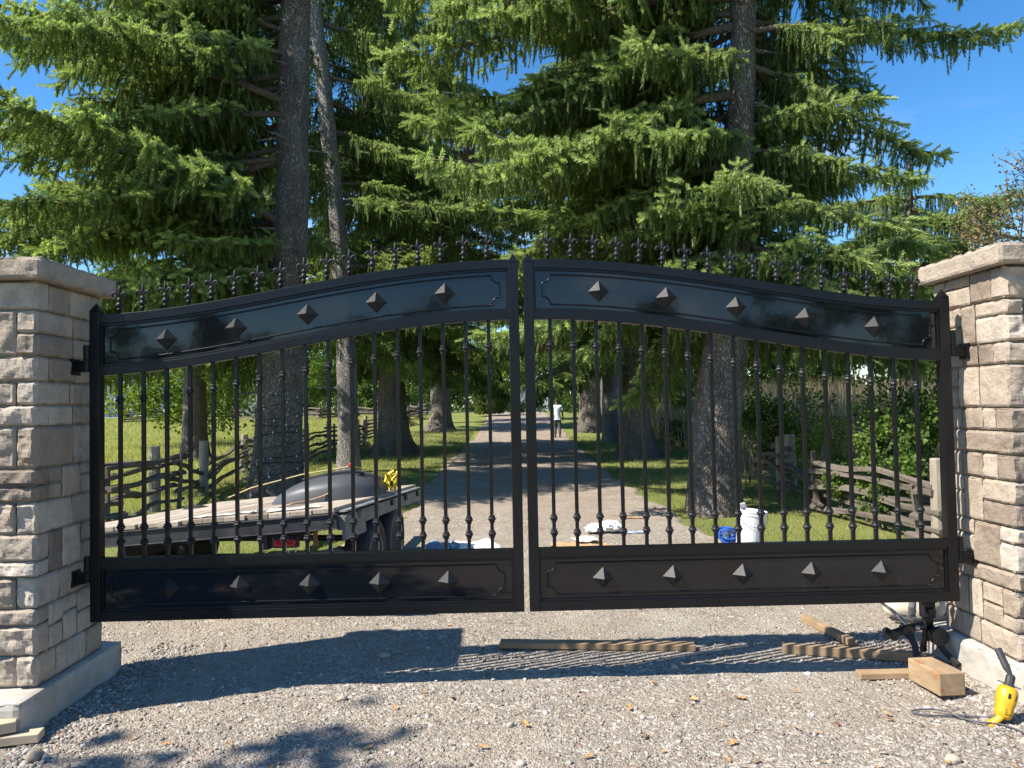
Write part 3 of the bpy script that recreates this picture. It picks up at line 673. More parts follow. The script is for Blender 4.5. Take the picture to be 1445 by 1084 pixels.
mb = MB(); v, f = blob((2.90, 5.22, .105), (.21, .17, .17), .22, seed=3); mb.add(v, f); mb.build('sack', m_canvas, sk, smooth=True)
mb = MB(); v, f = blob((3.02, 5.13, .19), (.09, .08, .06), .3, seed=8); mb.add(v, f); mb.build('flap', m_canvas, sk, smooth=True)
mb = MB(); mb.tube([(2.70, 5.14, .03), (2.80, 5.045, .03), (2.93, 5.035, .03), (3.04, 5.06, .035)], .014, 6, flat=1.4); mb.build('trim', m_rub, sk)
mb = MB(); mb.tube([(2.80, 5.075, .05), (2.795, 5.06, .12), (2.83, 5.09, .20), (2.86, 5.16, .27)], .020, 6, flat=.35); mb.build('strap', M('grey webbing', (.12, .12, .13), .8), sk)

# bucket with a brush in it
m_buc = M('white bucket plastic', (.74, .75, .77), .35, 0, .06, 5)
bk = empty('bucket', (2.62, 7.80, 0), 'white plastic bucket tilted on the grass with a tool standing in it', 'bucket')
tm = Matrix.Rotation(math.radians(7), 3, 'Y'); o3 = Vector((2.61, 7.82, .012))
def lat(prof, n, m, o): q = MB(); q.lathe(prof, n); r = MB(); r.add([m @ Vector(p) + o for p in q.v], q.f); return r
lat([(.125, 0), (.13, .004), (.150, .34), (.158, .342), (.158, .352), (.152, .354), (.152, .372), (.160, .374), (.160, .392), (.150, .394), (.146, .39), (.125, .02), (.01, .018)], 28, tm, o3).build('body', m_buc, bk, smooth=False)
r_ = MB(); r_.tube([tm @ Vector((math.cos(a) * .166, math.sin(a) * .166 , .36 - .13 * math.sin(-a))) + o3 for a in np.linspace(-PI, 0, 14)], .0028, 5); r_.build('bail_handle', m_steel, bk)
tl = empty('masonry_brush', (2.56, 7.80, .3), 'grey handled brush sticking up out of the white bucket', 'brush')
r_ = MB(); r_.tube([(2.585, 7.80, .15), (2.56, 7.80, .42)], [.016, .02], 8); r_.build('handle', M('orange brush wood', (.5, .22, .05), .6), tl)
r_ = MB(); r_.obox((2.55, 7.80, .45), (.075, .045, .06), Matrix.Rotation(-.25, 3, 'Y')); r_.build('bristle_block', M('grey bristle', (.32, .32, .32), .8, bs=.5), tl, bevel=.008)
# blue coil of strap
bl = empty('blue_strap_coil', (2.45, 7.98, 0), 'coiled bright blue webbing and black strap heaped beside the white bucket', 'strap')
m_blue = M('blue webbing', (.02, .10, .42), .5, 0, .3, 20, .3, 150, .002)
r_ = MB()
for i in range(9):
    a = random.uniform(0, PI); tl_ = random.uniform(.2, 1.2); cx, cy, cz = 2.44 + random.uniform(-.03, .03), 7.98 + random.uniform(-.03, .03), .11 + random.uniform(-.02, .02); R_ = random.uniform(.075, .12)
    m = Matrix.Rotation(a, 3, 'Z') @ Matrix.Rotation(tl_, 3, 'X')
    r_.tube([m @ Vector((R_ * math.cos(t), R_ * math.sin(t), .012 * math.sin(3 * t))) * 1.0 + Vector((cx, cy, max(cz, .11))) for t in np.linspace(0, 2 * PI, 22)[:-1]], .014, 5, False, .4, True)
r_.build('webbing', m_blue, bl)
r_ = MB(); r_.tube([(2.50, 7.93, .02), (2.53, 7.90, .10), (2.50, 7.88, .18), (2.44, 7.86, .16)], .012, 6); r_.build('buckle_strap', m_rub, bl)

# litter on the drive: sheets, cardboard, plastic bag
def crumple(name, label, cat, cx, cy, w_, d_, ang, h, mat, seed, amp=.03, nx=16, ny=12):
    V = []; 
    for j in range(ny + 1):
        for i in range(nx + 1):
            x = (i / nx - .5) * w_; y = (j / ny - .5) * d_; z = h + amp * (mn.fractal(Vector((x * 7 + seed, y * 7, seed)), .8, 2, 4) + .3)
            x += .12 * w_ * mn.noise(Vector((y * 3, seed, 1))); q = rotz(ang) @ Vector((x, y, 0)); V.append((q.x, q.y, max(.004, z) + gh(cx + q.x, cy + q.y)))
    n = nx + 1; F = [(j * n + i, j * n + i + 1, (j + 1) * n + i + 1, (j + 1) * n + i) for j in range(ny) for i in range(nx)]
    o = link(name, mesh_of(name, V, F, mat, False), None, (cx, cy, 0)); s = o.modifiers.new('thickness', 'SOLIDIFY'); s.thickness = .004; return tag(o, label, cat)
m_sheet = M('white sheet paper', (.72, .72, .70), .6, 0, .06, 8); m_tarp = M('blue grey tarp', (.22, .28, .36), .35, 0, .2, 8); m_card = M('cardboard', (.45, .28, .14), .85, 0, .15, 8)
crumple('paper_sheet', 'white sheet lying on the drive right of the trailer tyres', 'sheet', -.26, 8.0, .50, .75, .25, .03, m_sheet, 2, .03)
crumple('tarp', 'crumpled blue grey tarp on the drive beside the trailer wheel', 'tarp', -.66, 8.0, .42, .8, 0, .02, m_tarp, 5, .06)
crumple('cardboard', 'flat brown cardboard on the drive just beyond the right leaf', 'cardboard', .90, 8.05, .60, .6, .1, .01, m_card, 9, .02)
crumple('paper_scrap', 'white scrap lying on top of the brown cardboard', 'paper', .94, 8.3, .22, .3, .3, .045, m_sheet, 4, .02)
crumple('paper_scrap', 'small pale scrap at the near edge of the cardboard', 'paper', 1.19, 7.82, .22, .12, .1, .04, m_sheet, 14, .015)
crumple('wood_scrap', 'thin orange wood strip on the drive edge beyond the plastic bag', 'scrap', 1.82, 10.0, .32, .06, -.1, .012, m_card, 12, .01)
crumple('plastic_strip', 'pale blue plastic strip on the drive near the grass edge', 'plastic', 1.62, 8.9, .26, .09, .05, .01, M('pale blue plastic', (.35, .45, .6), .4), 19, .015)
bgm = empty('plastic_bag', (1.22, 8.95, 0), 'crumpled white plastic bag on the drive behind the cardboard', 'bag')
mb = MB(); v, f = blob((1.12, 8.95, .05), (.10, .09, .06), .5, seed=5, f=3); mb.add(v, f); mb.build('bag_end', M('white film', (.78, .80, .82), .3), bgm)
mb = MB(); v, f = blob((1.32, 8.98, .06), (.15, .11, .075), .5, seed=7, f=3); mb.add(v, f); mb.build('bag_body', m_sheet, bgm)
# white stone chip and offcuts seen under the trailer
# fallen leaves: larger curled ones one can count, and small ones as one mass
m_fl = M('dry orange leaf', (.50, .25, .09), .7, 0, .35, 60, .3, 90, .002)
def leaf_mesh(seed):
    r = np.random.default_rng(seed); V = []; nA = 14
    V.append((0, 0, -.05))
    for j in range(nA):
        a = 2 * PI * j / nA; rr = (.75 + .35 * math.cos(2 * a)) * (1.15 if j % 2 else .72) * r.uniform(.85, 1.15); V.append((rr * math.cos(a), rr * math.sin(a), .32 * rr * abs(math.sin(a + r.normal(0, .4))) + r.normal(0, .06)))
    return mesh_of('fallen_leaf', V, [(0, 1 + j, 1 + (j + 1) % nA) for j in range(nA)], m_fl)
LM = [leaf_mesh(i) for i in range(4)]
for i, (x, y) in enumerate([(.63, 3.78), (.10, 3.62), (1.22, 3.86), (1.86, 3.62), (1.84, 3.55), (1.36, 3.50), (1.44, 3.44), (1.02, 3.36), (.98, 3.86), (-.10, 3.40), (.36, 3.28), (1.71, 3.80), (-.28, 3.98), (-.62, 3.42), (-1.28, 3.5), (.82, 4.1), (1.55, 3.95)]):
    o = link('fallen_leaf', LM[i % 4], None, (x, y, gh(x, y) + .012)); s_ = random.uniform(.014, .026); o.scale = (s_ * 1.3, s_ * 1.05, s_ * 1.3); o.rotation_euler = (random.uniform(-.3, .3), random.uniform(-.3, .3), random.uniform(0, 6))
    tag(o, 'dry curled orange leaf lying on the open gravel in front of the gate', 'leaf', 'orange leaves on the gravel')
tv = np.array([(0, -1, 0), (.45, -.3, .12), (.6, .5, .25), (0, 1.1, .1), (-.6, .5, .3), (-.45, -.3, .1), (0, .1, -.05)], float); tf = np.array([(6, 0, 1), (6, 1, 2), (6, 2, 3), (6, 3, 4), (6, 4, 5), (6, 5, 0)])
N = 260; y = 3.0 + rng.random(N) ** 1.3 * 9; x = rng.uniform(-.7, .7, N) * y; lr = np.array([edge(q) for q in y]); ok = (x > lr[:, 0] + .1) & (x < lr[:, 1] + .2) & ~((np.abs(x) > 2.1) & (y > 3.6) & (y < 4.6)); x, y = x[ok], y[ok]; N = len(x)
z = np.array([gh(a, b) for a, b in zip(x, y)]) + .010; s = rng.uniform(.008, .02, N)
a_, b_ = batch(tv, tf, np.stack([x, y, z], 1), rotm(N), np.stack([s * .8, s * 1.3, s], 1))
tag(link('fallen_leaves', mesh_of('fallen_leaves', a_, b_, foliage_mat('fallen leaf', (.24, .12, .06), (.50, .30, .14), .2), False, np.repeat(rng.random(N), 7))), 'small curled orange and tan leaves scattered over the gravel', 'leaves', kind='stuff')
# ------------------------------------------------------------ flatbed trailer
A_ = Vector((-1.20, 5.40, .836)); C_ = Vector((-3.37, 5.63, .675)); B_ = Vector((-.91, 8.02, .722))
eu = (C_ - A_).normalized(); ev = (B_ - A_); LV = ev.length; ev = (ev - eu * ev.dot(eu)).normalized(); ew = ev.cross(eu).normalized()
if ew.z < 0: ew = -ew
LU = (C_ - A_).length
TM = Matrix((eu, ev, ew)).transposed()
def tp(u, v, w_=0): return A_ + eu * u + ev * v + ew * w_
tr = empty('flatbed_trailer', (-2.1, 6.8, 0), 'low flatbed utility trailer with weathered plank deck parked behind the left leaf', 'trailer')
m_deck = plank_mat('sun bleached deck plank', (.40, .35, .30), (.22, .19, .16))
m_tsteel = M('grimy dark trailer steel', (.038, .039, .046), .5, .3, .5, 6, .3, 60, .003)
m_side = wood_mat('grey side board', (.27, .245, .215), (.14, .125, .11), .9, (1, .15, 1))
nb = 13
for i in range(nb):
    wd = LU / nb; a = i * wd + .004; b = (i + 1) * wd - .004; e0 = random.uniform(-.015, .025); e1 = random.uniform(-.03, .03)
    mb = MB(); c = tp((a + b) / 2, (LV + e1 + e0) / 2, -.018 + random.uniform(-.004, .003)); mb.obox(c, (b - a, LV + e1 - e0, .036), TM); mb.build('deck_board', m_deck, tr, c, bevel=.004)
mb = MB(); mb.obox(tp(LU / 2, -.02, -.092), (LU + .04, .035, .108), TM); mb.obox(tp(LU / 2, -.028, -.0415), (LU + .04, .05, .008), TM); mb.obox(tp(LU / 2, -.028, -.144), (LU + .04, .05, .008), TM); mb.build('rear_channel', m_tsteel, tr, bevel=.002)
mb = MB(); mb.obox(tp(-.03, LV / 2, -.11), (.04, LV, .105), TM); mb.build('side_board', m_side, tr, bevel=.003)
mb = MB(); mb.obox(tp(-.055, .25, -.15), (.03, .50, .17), TM); mb.build('side_board', m_side, tr, bevel=.003)
mb = MB(); mb.obox(tp(-.03, LV / 2, -.03), (.07, LV - .1, .012), TM); mb.build('edge_strip', M('bare aluminium', (.5, .5, .5), .4, .6), tr)
for v in np.linspace(.35, LV - .2, 5):
    mb = MB(); mb.obox(tp(-.062, v, -.085), (.02, .07, .05), TM); mb.build('stake_pocket', m_tsteel, tr)
mb = MB(); mb.obox(tp(LU + .03, LV / 2, -.11), (.04, LV, .105), TM); mb.build('side_board', m_side, tr)
for v in (.5, 1.1, 1.7, 2.3):
    mb = MB(); mb.obox(tp(LU / 2, v, -.085), (LU - .1, .05, .09), TM); mb.build('cross_member', m_tsteel, tr)
for u in (.55, LU - .55):
    mb = MB(); mb.obox(tp(u, LV / 2 + .4, -.20), (.06, LV + .8, .12), TM); mb.build('frame_beam', m_tsteel, tr)
m_tyre = M('tyre rubber', (.022, .022, .024), .75, 0, .3, 20, .4, 80, .004); m_rim = M('pale wheel rim', (.48, .48, .49), .45, .4, .2, 9)
yw = Matrix((Vector((ev.y, -ev.x, 0)).normalized(), Vector((ev.x, ev.y, 0)).normalized(), Vector((0, 0, 1)))).transposed()   # local x = outward (to the right)
WR = yw @ Matrix.Rotation(PI / 2, 3, 'Y')       # lathe z -> outward
tyre_me = None
for (wx, wy) in ((-1.13, 6.22), (-1.09, 7.12), (-3.02, 6.42), (-2.98, 7.32)):
    wz = .318; c = Vector((wx, wy, wz)); s = 1 if wx > -2 else -1
    wh = link('wheel', mesh_of('hub', *(lambda q: ([WR @ Vector(p) * 1 for p in q.v], q.f))((lambda q: (q.lathe([(.02, -.03), (.05, -.03), (.05, .045 * s + .0), (.02, .05 * s)], 12), q)[1])(MB())), m_tsteel), tr, c)
    q = MB(); q.lathe([(.20, -.085), (.235, -.10), (.29, -.10), (.315, -.075), (.322, -.03), (.322, .03), (.315, .075), (.29, .10), (.235, .10), (.20, .085)], 30); r = MB(); r.add([WR @ Vector(p) + c for p in q.v], q.f); r.build('tyre', m_tyre, wh, smooth=True)
    q = MB(); q.lathe([(.055, .02 * s), (.13, .035 * s), (.165, .0), (.185, .06 * s), (.208, .088 * s), (.204, .094 * s), (.200, .088 * s), (.20, -.08 * s)], 30); r = MB(); r.add([WR @ Vector(p) + c for p in q.v], q.f[:-2]); o = r.build('rim', m_rim, wh, smooth=False)
    r = MB()
    for k in range(5):
        a = 2 * PI * k / 5; r.obox(c + WR @ Vector((math.cos(a) * .09, math.sin(a) * .09, .04 * s)), (.018, .018, .02), WR)
    r.build('lug_nut', m_steel, wh)
for v in (6.22, 7.12):
    mb = MB(); mb.tube([(-1.1, v, .318), (-3.0, v + .2, .318)], .03, 8); mb.build('axle', m_tsteel, tr)
    mb = MB(); mb.tube([(-1.28, v - .32, .46), (-1.28, v, .39), (-1.28, v + .32, .46)], .022, 6, flat=.6); mb.build('leaf_spring', m_tsteel, tr)
m_red = M('red lamp lens', (.55, .015, .02), .2, 0, .15, 60)
mb = MB(); mb.obox((-1.575, 5.47, .592), (.20, .05, .095)); tlh = mb.build('tail_light', m_rub, tr, bevel=.02)
mb = MB(); mb.obox((-1.575, 5.44, .59), (.155, .03, .05)); mb.build('lens', m_red, tlh, bevel=.012)
mb = MB(); mb.tube(spline([(-1.52, 5.46, .56), (-1.50, 5.46, .53), (-1.52, 5.46, .50), (-1.56, 5.47, .52)]), .004, 5); mb.build('wire', M('white wire', (.7, .7, .7), .5), tlh)
mb = MB(); mb.obox((-1.36, 5.47, .62), (.025, .04, .13)); mb.build('bracket', M('rusty bracket', (.30, .13, .05), .8), tr)
mb = MB(); mb.tube([(-1.9, 8.2, .50), (-1.85, 10.2, .42)], .045, 6); mb.tube([(-2.6, 8.2, .46), (-1.85, 10.2, .42)], .04, 6); mb.build('tongue', m_tsteel, tr)
# grey sheet metal hood lashed to the deck
def dz(x, y):   # deck height at x,y
    d = Vector((x, y, 0)) - A_; return A_.z + (-(d.x * ew.x + d.y * ew.y)) / ew.z
hd = empty('grey_hood', (-1.5, 6.75, dz(-1.5, 6.75)), 'dark grey curved sheet cover lying on the trailer deck', 'cover')
secs = [(-2.02, .02, .16), (-1.97, .10, .24), (-1.86, .185, .33), (-1.74, .245, .37), (-1.6, .285, .39), (-1.45, .30, .40), (-1.30, .30, .38), (-1.18, .245, .34), (-1.09, .16, .28), (-1.05, .07, .20)]
V = []; n = 15
for x, h, d in secs:
    yc = 6.75; base = dz(x, yc) + .012
    for j in range(n):
        a = PI * j / (n - 1); V.append((x, yc - math.cos(a) * d * (1 if True else 1), base + .74 * h * math.sin(a) ** .45 if math.sin(a) > 1e-6 else base))
F = [(i * n + j, (i + 1) * n + j, (i + 1) * n + j + 1, i * n + j + 1) for i in range(len(secs) - 1) for j in range(n - 1)] + [tuple(range(n)), tuple(range((len(secs) - 1) * n, len(secs) * n))[::-1]]
mb = MB(); mb.add(V, F); mb.build('shell', M('satin grey plastic', (.06, .064, .072), .5, 0, .12, 3, .15, 4, .01), hd, smooth=True)
mb = MB(); z = dz(-1.5, 6.75) + .305; mb.tube([(-1.76, 6.66, dz(-1.76, 6.66) + .19), (-1.5, 6.60, dz(-1.5, 6.60) + .228), (-1.30, 6.60, dz(-1.3, 6.60) + .23), (-1.2, 6.62, dz(-1.2, 6.62) + .19)], .017, 6); mb.build('edge_bar', m_rub, hd)
m_ystrap = M('yellow webbing', (.72, .50, .02), .6, 0, .15, 40)
st = empty('ratchet_strap', (-1.06, 6.9, .80), 'yellow ratchet strap bunched at the corner of the grey cover', 'strap')
mb = MB(); mb.tube([(-1.30, 6.55, 1.045), (-1.17, 6.72, .995), (-1.04, 6.92, .94), (-.99, 6.98, .93)], .014, 6, flat=.3); mb.build('webbing', m_ystrap, st)
mb = MB()
for i in range(7):
    x = -1.02 + random.uniform(-.04, .05); mb.tube([(x, 6.9, .79), (x + random.uniform(-.05, .05), 6.88, .86), (x + random.uniform(-.04, .06), 6.9, .93), (x + .06, 6.9, .97 + random.uniform(-.03, .02))], .016, 5, flat=.35)
mb.build('bunched_tail', m_ystrap, st)
mb = MB(); mb.obox((-1.305, 6.53, 1.06), (.05, .03, .035)); mb.build('hook', M('red vinyl', (.5, .05, .03), .5), st, bevel=.008)
rp = MB(); rp.tube([(-1.30, 6.53, 1.05), (-1.75, 6.6, .98), (-2.3, 6.9, .84), (-2.62, 7.2, .72)], .006, 5); tag(rp.build('rope', M('tan rope', (.42, .33, .16), .8), None, (-1.8, 6.7, .9)), 'thin tan rope stretched from the grey cover towards the left', 'rope')
tw = MB(); tw.tube(spline([(-1.75, 6.2, dz(-1.75, 6.2) + .015), (-1.6, 6.3, dz(-1.6, 6.3) + .03), (-1.48, 6.35, dz(-1.48, 6.35) + .06), (-1.42, 6.4, dz(-1.42, 6.4) + .10)]), .014, 6, flat=.4); tag(tw.build('bark_strip', M('tan bark strip', (.42, .27, .15), .8), None, (-1.6, 6.3, .8)), 'curled tan strip on the deck in front of the grey cover', 'strip')
crumple_items = [(-1.55, 5.62, .40, .14, 3), (-2.1, 5.66, .5, .12, 7)]
for k, (x, y, w_, d_, sd) in enumerate(crumple_items):
    V = []; nx, ny = 10, 5
    for j in range(ny + 1):
        for i in range(nx + 1):
            px_, py_ = x + (i / nx - .5) * w_, y + (j / ny - .5) * d_; V.append((px_, py_, dz(px_, py_) + .008 + .02 * abs(mn.noise(Vector((px_ * 14, py_ * 14, sd))))))
    F = [(j * (nx + 1) + i, j * (nx + 1) + i + 1, (j + 1) * (nx + 1) + i + 1, (j + 1) * (nx + 1) + i) for j in range(ny) for i in range(nx)]
    o = link('plastic_scrap', mesh_of('plastic_scrap', V, F, m_sheet), None, (0, 0, 0)); s_ = o.modifiers.new('thickness', 'SOLIDIFY'); s_.thickness = .003
    tag(o, ['crumpled white film at the right end of the rear deck edge', 'white film strip near the middle of the rear deck edge'][k], 'scrap')

# ------------------------------------------------------------ split rail fences
def rail(mb, a, b, r, seed):
    a, b = Vector(a), Vector(b); n = 8; P = []; R_ = []
    for i in range(n + 1):
        t = i / n; p = a.lerp(b, t); k = min(t, 1 - t) * 2
        p += Vector((.09 * mn.noise(Vector((t * 2.5, seed, 0))) * k, .09 * mn.noise(Vector((t * 2.5, seed, 5))) * k, .16 * mn.noise(Vector((t * 2.2, seed, 9))) * k + .02 * k))
        P.append(p); R_.append(r * (.85 + .25 * mn.noise(Vector((t * 4, seed, 3))) + .1 * (1 - t)))
    mb.tube(P, R_, 5, True, .72, jit=.5)
def fence(label, nodes, rails, posts, group=None, r=.055):
    r *= 1.22
    """nodes: (x,y); rails[i] = list of (z_start, z_end) for bay i; posts: (x,y,height,radius,lean,kind)"""
    cx, cy = nodes[0]; root = empty('split_rail_fence', (cx, cy, gh(cx, cy)), label, 'fence', group)
    for i, (p, q) in enumerate(zip(nodes, nodes[1:])):
        for k, (za, zb) in enumerate(rails[min(i, len(rails) - 1)]):
            sd = i * 7.3 + k * 2.1 + cx; d = (Vector(q) - Vector(p)).normalized(); nrm = Vector((-d.y, d.x)) * (.06 if k % 2 else -.06); ex = random.uniform(.10, .28)
            a = (p[0] - d.x * ex + nrm.x, p[1] - d.y * ex + nrm.y, gh(*p) + za + random.uniform(-.05, .05)); b = (q[0] + d.x * ex + nrm.x, q[1] + d.y * ex + nrm.y, gh(*q) + zb + random.uniform(-.02, .02))
            mb = MB(); rail(mb, a, b, r * random.uniform(.75, 1.2), sd); c = (Vector(a) + Vector(b)) / 2; mb.build('rail', m_rail, root, c)
    for (x, y, h, rr, lx, kind) in posts:
        mb = MB(); g_ = gh(x, y)
        if kind == 'round': mb.tube([(x, y, g_ - .1), (x + lx * .5, y, g_ + h * .5), (x + lx, y, g_ + h - .01), (x + lx, y, g_ + h)], [rr, rr, rr * .97, rr * .88], 10, True, 1, jit=.1); mb.build('post', m_post, root, (x, y, g_), smooth=False)
        else: mb.tube([(x, y, g_ - .1), (x + lx * .5, y + .02, g_ + h * .5), (x + lx, y, g_ + h)], [rr, rr * .95, rr * .7], 5, True, .7, jit=.5); mb.build('stake', m_rail, root, (x, y, g_))
    return root
R4 = [(.12, .12), (.33, .33), (.54, .54), (.74, .74)]; R5 = [(.10, .10), (.28, .28), (.46, .46), (.64, .64), (.82, .82)]
R6 = [(.08, .08), (.24, .24), (.40, .40), (.56, .56), (.72, .72), (.88, .88)]
random.seed(11)
fence('weathered split rail fence behind the trailer along the left field', [(-6.3, 9.3), (-5.50, 10.6), (-5.35, 12.3), (-5.75, 14.4), (-6.33, 18.5), (-5.6, 21.4), (-6.0, 26.1), (-5.45, 29.6), (-6.1, 34.0), (-5.6, 38.5)],
      [R5, [(.10, .12), (.30, .36), (.46, .55), (.60, .72), (.74, .80)], [(.30, .06), (.50, .12), (.72, .30)], [(.05, .25), (.18, .42), (.30, .58), (.44, .74)], R5, R5, R6, R6, R6],
      [(-5.55, 10.55, .84, .055, .03, 'stake'), (-5.22, 12.15, .92, .05, .05, 'stake'), (-5.54, 12.0, 1.01, .088, 0, 'round'), (-5.67, 14.3, 1.0, .085, .01, 'round'), (-5.15, 14.6, .95, .025, .06, 'stake'), (-6.32, 18.5, .98, .085, 0, 'round'),
       (-5.5, 21.3, 1.15, .05, .02, 'stake'), (-5.75, 21.7, 1.0, .08, 0, 'round'), (-6.0, 26.2, 1.15, .08, 0, 'round'), (-5.8, 26.0, 1.05, .05, .04, 'stake'), (-5.4, 29.6, 1.1, .08, 0, 'round'), (-5.6, 29.8, 1.1, .05, -.04, 'stake'), (-6.1, 34, 1.15, .08, 0, 'round'), (-5.6, 38.5, 1.1, .08, 0, 'round')], r=.058)
zz = [(-30 + 2.6 * i, 61 + (1.2 if i % 2 else -1.2)) for i in range(9)]
fence('distant zigzag rail fence on the far side of the left field', zz, [R5], [(x, y, 1.25, .09, 0, 'stake') for x, y in zz], r=.075)
zz2 = [(-6.3 - .1 * i, 44 + 4.2 * i) for i in range(7)]; zz2 = [(x + (.5 if i % 2 else -.5), y) for i, (x, y) in enumerate(zz2)]
fence('far run of zigzag rail fence seen between the left trunks', zz2, [R6], [(x, y, 1.2, .08, 0, 'stake') for x, y in zz2], r=.07)
fence('sunlit stack of split rails ending at a pale post right of the big trunk', [(5.9, 17.0), (5.43, 15.6), (4.99, 13.0)], [R5, [(.10, .08), (.24, .22), (.40, .34), (.52, .46), (.66, .58), (.80, .68)]],
      [(4.98, 13.15, .92, .055, .0, 'round'), (5.12, 13.0, .96, .095, 0, 'round'), (5.35, 15.5, .95, .05, 0, 'stake')], r=.062)
fence('collapsed grey rail fence overgrown by vines behind the right gate post', [(5.0, 12.6), (4.50, 10.35), (4.68, 7.95), (5.6, 6.6)], [[(.10, .10), (.26, .26), (.42, .42)], [(.08, .12), (.18, .24), (.30, .34), (.42, .44), (.52, .54), (.34, .10), (.62, .60)], [(.06, .08), (.17, .22), (.28, .34), (.40, .48), (.50, .60), (.58, .74)]],
      [(4.47, 10.4, .82, .07, -.05, 'stake'), (4.60, 10.5, .90, .07, .05, 'stake'), (4.67, 7.85, .90, .075, 0, 'round'), (4.62, 8.1, .6, .05, -.1, 'stake')], r=.052)
fence('dim rail fence in shade beyond the right trunks', [(7.4, 34), (6.9, 30), (7.5, 26), (6.8, 22)], [R6], [(7.4, 34, 1.1, .08, 0, 'stake'), (6.9, 30, 1.2, .08, 0, 'round'), (7.5, 26, 1.1, .08, 0, 'stake'), (6.8, 22, 1.1, .08, 0, 'round')], r=.07)

# ------------------------------------------------------------ buildings far off
m_sid = M('blue grey siding', (.30, .36, .43), .8, 0, .08, 3); m_roofd = M('dark shingle roof', (.09, .09, .10), .9, 0, .25, 4, .5, 20, .02); m_white = M('white trim', (.75, .75, .74), .6, 0, .05); m_glass = M('dark window glass', (.03, .04, .05), .08, 0, .2)
def house(name, label, x0, x1, y0, y1, zb, zw, zr, wins, mat=m_sid, door=None, gable_front=True):
    root = empty(name, ((x0 + x1) / 2, (y0 + y1) / 2, zb), label, 'building'); xm = (x0 + x1) / 2; ym = (y0 + y1) / 2
    mb = MB()
    if gable_front:
        mb.add([(x0, y0, zb - .5), (x1, y0, zb - .5), (x1, y0, zw), (xm, y0, zr), (x0, y0, zw), (x0, y1, zb - .5), (x1, y1, zb - .5), (x1, y1, zw), (xm, y1, zr), (x0, y1, zw)], [(0, 1, 2, 3, 4), (9, 8, 7, 6, 5), (1, 6, 7, 2), (5, 0, 4, 9)])
    else:
        mb.add([(x0, y0, zb - .5), (x0, y0, zw), (x0, ym, zr), (x0, y1, zw), (x0, y1, zb - .5), (x1, y0, zb - .5), (x1, y0, zw), (x1, ym, zr), (x1, y1, zw), (x1, y1, zb - .5)], [(0, 1, 2, 3, 4), (9, 8, 7, 6, 5), (0, 5, 6, 1), (4, 3, 8, 9)])
    mb.build('wall', mat, root)
    z = zw - .5
    n = 1
    while z > zb:      # board laps as thin battens standing proud
        z -= .0; break
    mb = MB(); o = .35
    def slab(p, q, r, s, t=.12):
        p, q, r, s = map(Vector, (p, q, r, s)); mb.add([p, q, r, s] + [v + Vector((0, 0, t)) for v in (p, q, r, s)], [(3, 2, 1, 0), (4, 5, 6, 7), (0, 1, 5, 4), (1, 2, 6, 5), (2, 3, 7, 6), (3, 0, 4, 7)])
    if gable_front:
        k = (zr - zw) / (xm - x0); slab((x0 - o, y0 - o, zw - o * k + .02), (xm, y0 - o, zr + .02), (xm, y1 + o, zr + .02), (x0 - o, y1 + o, zw - o * k + .02)); slab((xm, y0 - o, zr + .02), (x1 + o, y0 - o, zw - o * k + .02), (x1 + o, y1 + o, zw - o * k + .02), (xm, y1 + o, zr + .02))
    else:
        k = (zr - zw) / (ym - y0); slab((x0 - o, y0 - o, zw - o * k + .02), (x1 + o, y0 - o, zw - o * k + .02), (x1 + o, ym, zr + .02), (x0 - o, ym, zr + .02)); slab((x0 - o, ym, zr + .02), (x1 + o, ym, zr + .02), (x1 + o, y1 + o, zw - o * k + .02), (x0 - o, y1 + o, zw - o * k + .02))
    mb.build('roof', m_roofd, root)
    if gable_front:
        mb = MB()
        for a, b in (((x0 - o, zw - o * k), (xm, zr)), ((xm, zr), (x1 + o, zw - o * k))): mb.add([(a[0], y0 - o - .03, a[1] - .12), (b[0], y0 - o - .03, b[1] - .12), (b[0], y0 - o - .03, b[1] + .15), (a[0], y0 - o - .03, a[1] + .15), (a[0], y0 - o, a[1] - .12), (b[0], y0 - o, b[1] - .12), (b[0], y0 - o, b[1] + .15), (a[0], y0 - o, a[1] + .15)], [(0, 1, 2, 3), (7, 6, 5, 4), (0, 4, 5, 1), (2, 6, 7, 3)])
        mb.build('bargeboard', m_white, root)
    for (wx, wz, ww, wh_) in wins:
        mb = MB(); mb.box(wx - ww / 2 - .1, wx + ww / 2 + .1, y0 - .07, y0 + .02, wz - wh_ / 2 - .1, wz - wh_ / 2); mb.box(wx - ww / 2 - .1, wx + ww / 2 + .1, y0 - .07, y0 + .02, wz + wh_ / 2, wz + wh_ / 2 + .1); mb.box(wx - ww / 2 - .1, wx - ww / 2, y0 - .068, y0 + .02, wz - wh_ / 2, wz + wh_ / 2); mb.box(wx + ww / 2, wx + ww / 2 + .1, y0 - .068, y0 + .02, wz - wh_ / 2, wz + wh_ / 2); mb.box(wx - .03, wx + .03, y0 - .06, y0 + .02, wz - wh_ / 2, wz + wh_ / 2)
        wn = mb.build('window', m_white, root); mb = MB(); mb.box(wx - ww / 2, wx + ww / 2, y0 - .03, y0 + .015, wz - wh_ / 2, wz + wh_ / 2); mb.build('pane', m_glass, wn)
    if door:
        mb = MB(); mb.box(door - .5, door + .5, y0 - .05, y0 + .01, zb, zb + 2.1); mb.build('door', m_white, root)
    return root
house('garden_shed', 'small pale blue shed with a white window at the end of the drive', 1.6, 5.0, 75, 80, 1.0, 2.75, 4.25, [(4.0, 2.55, .32, .42)], mat=M('pale blue shed siding', (.42, .50, .58), .8), door=2.6)
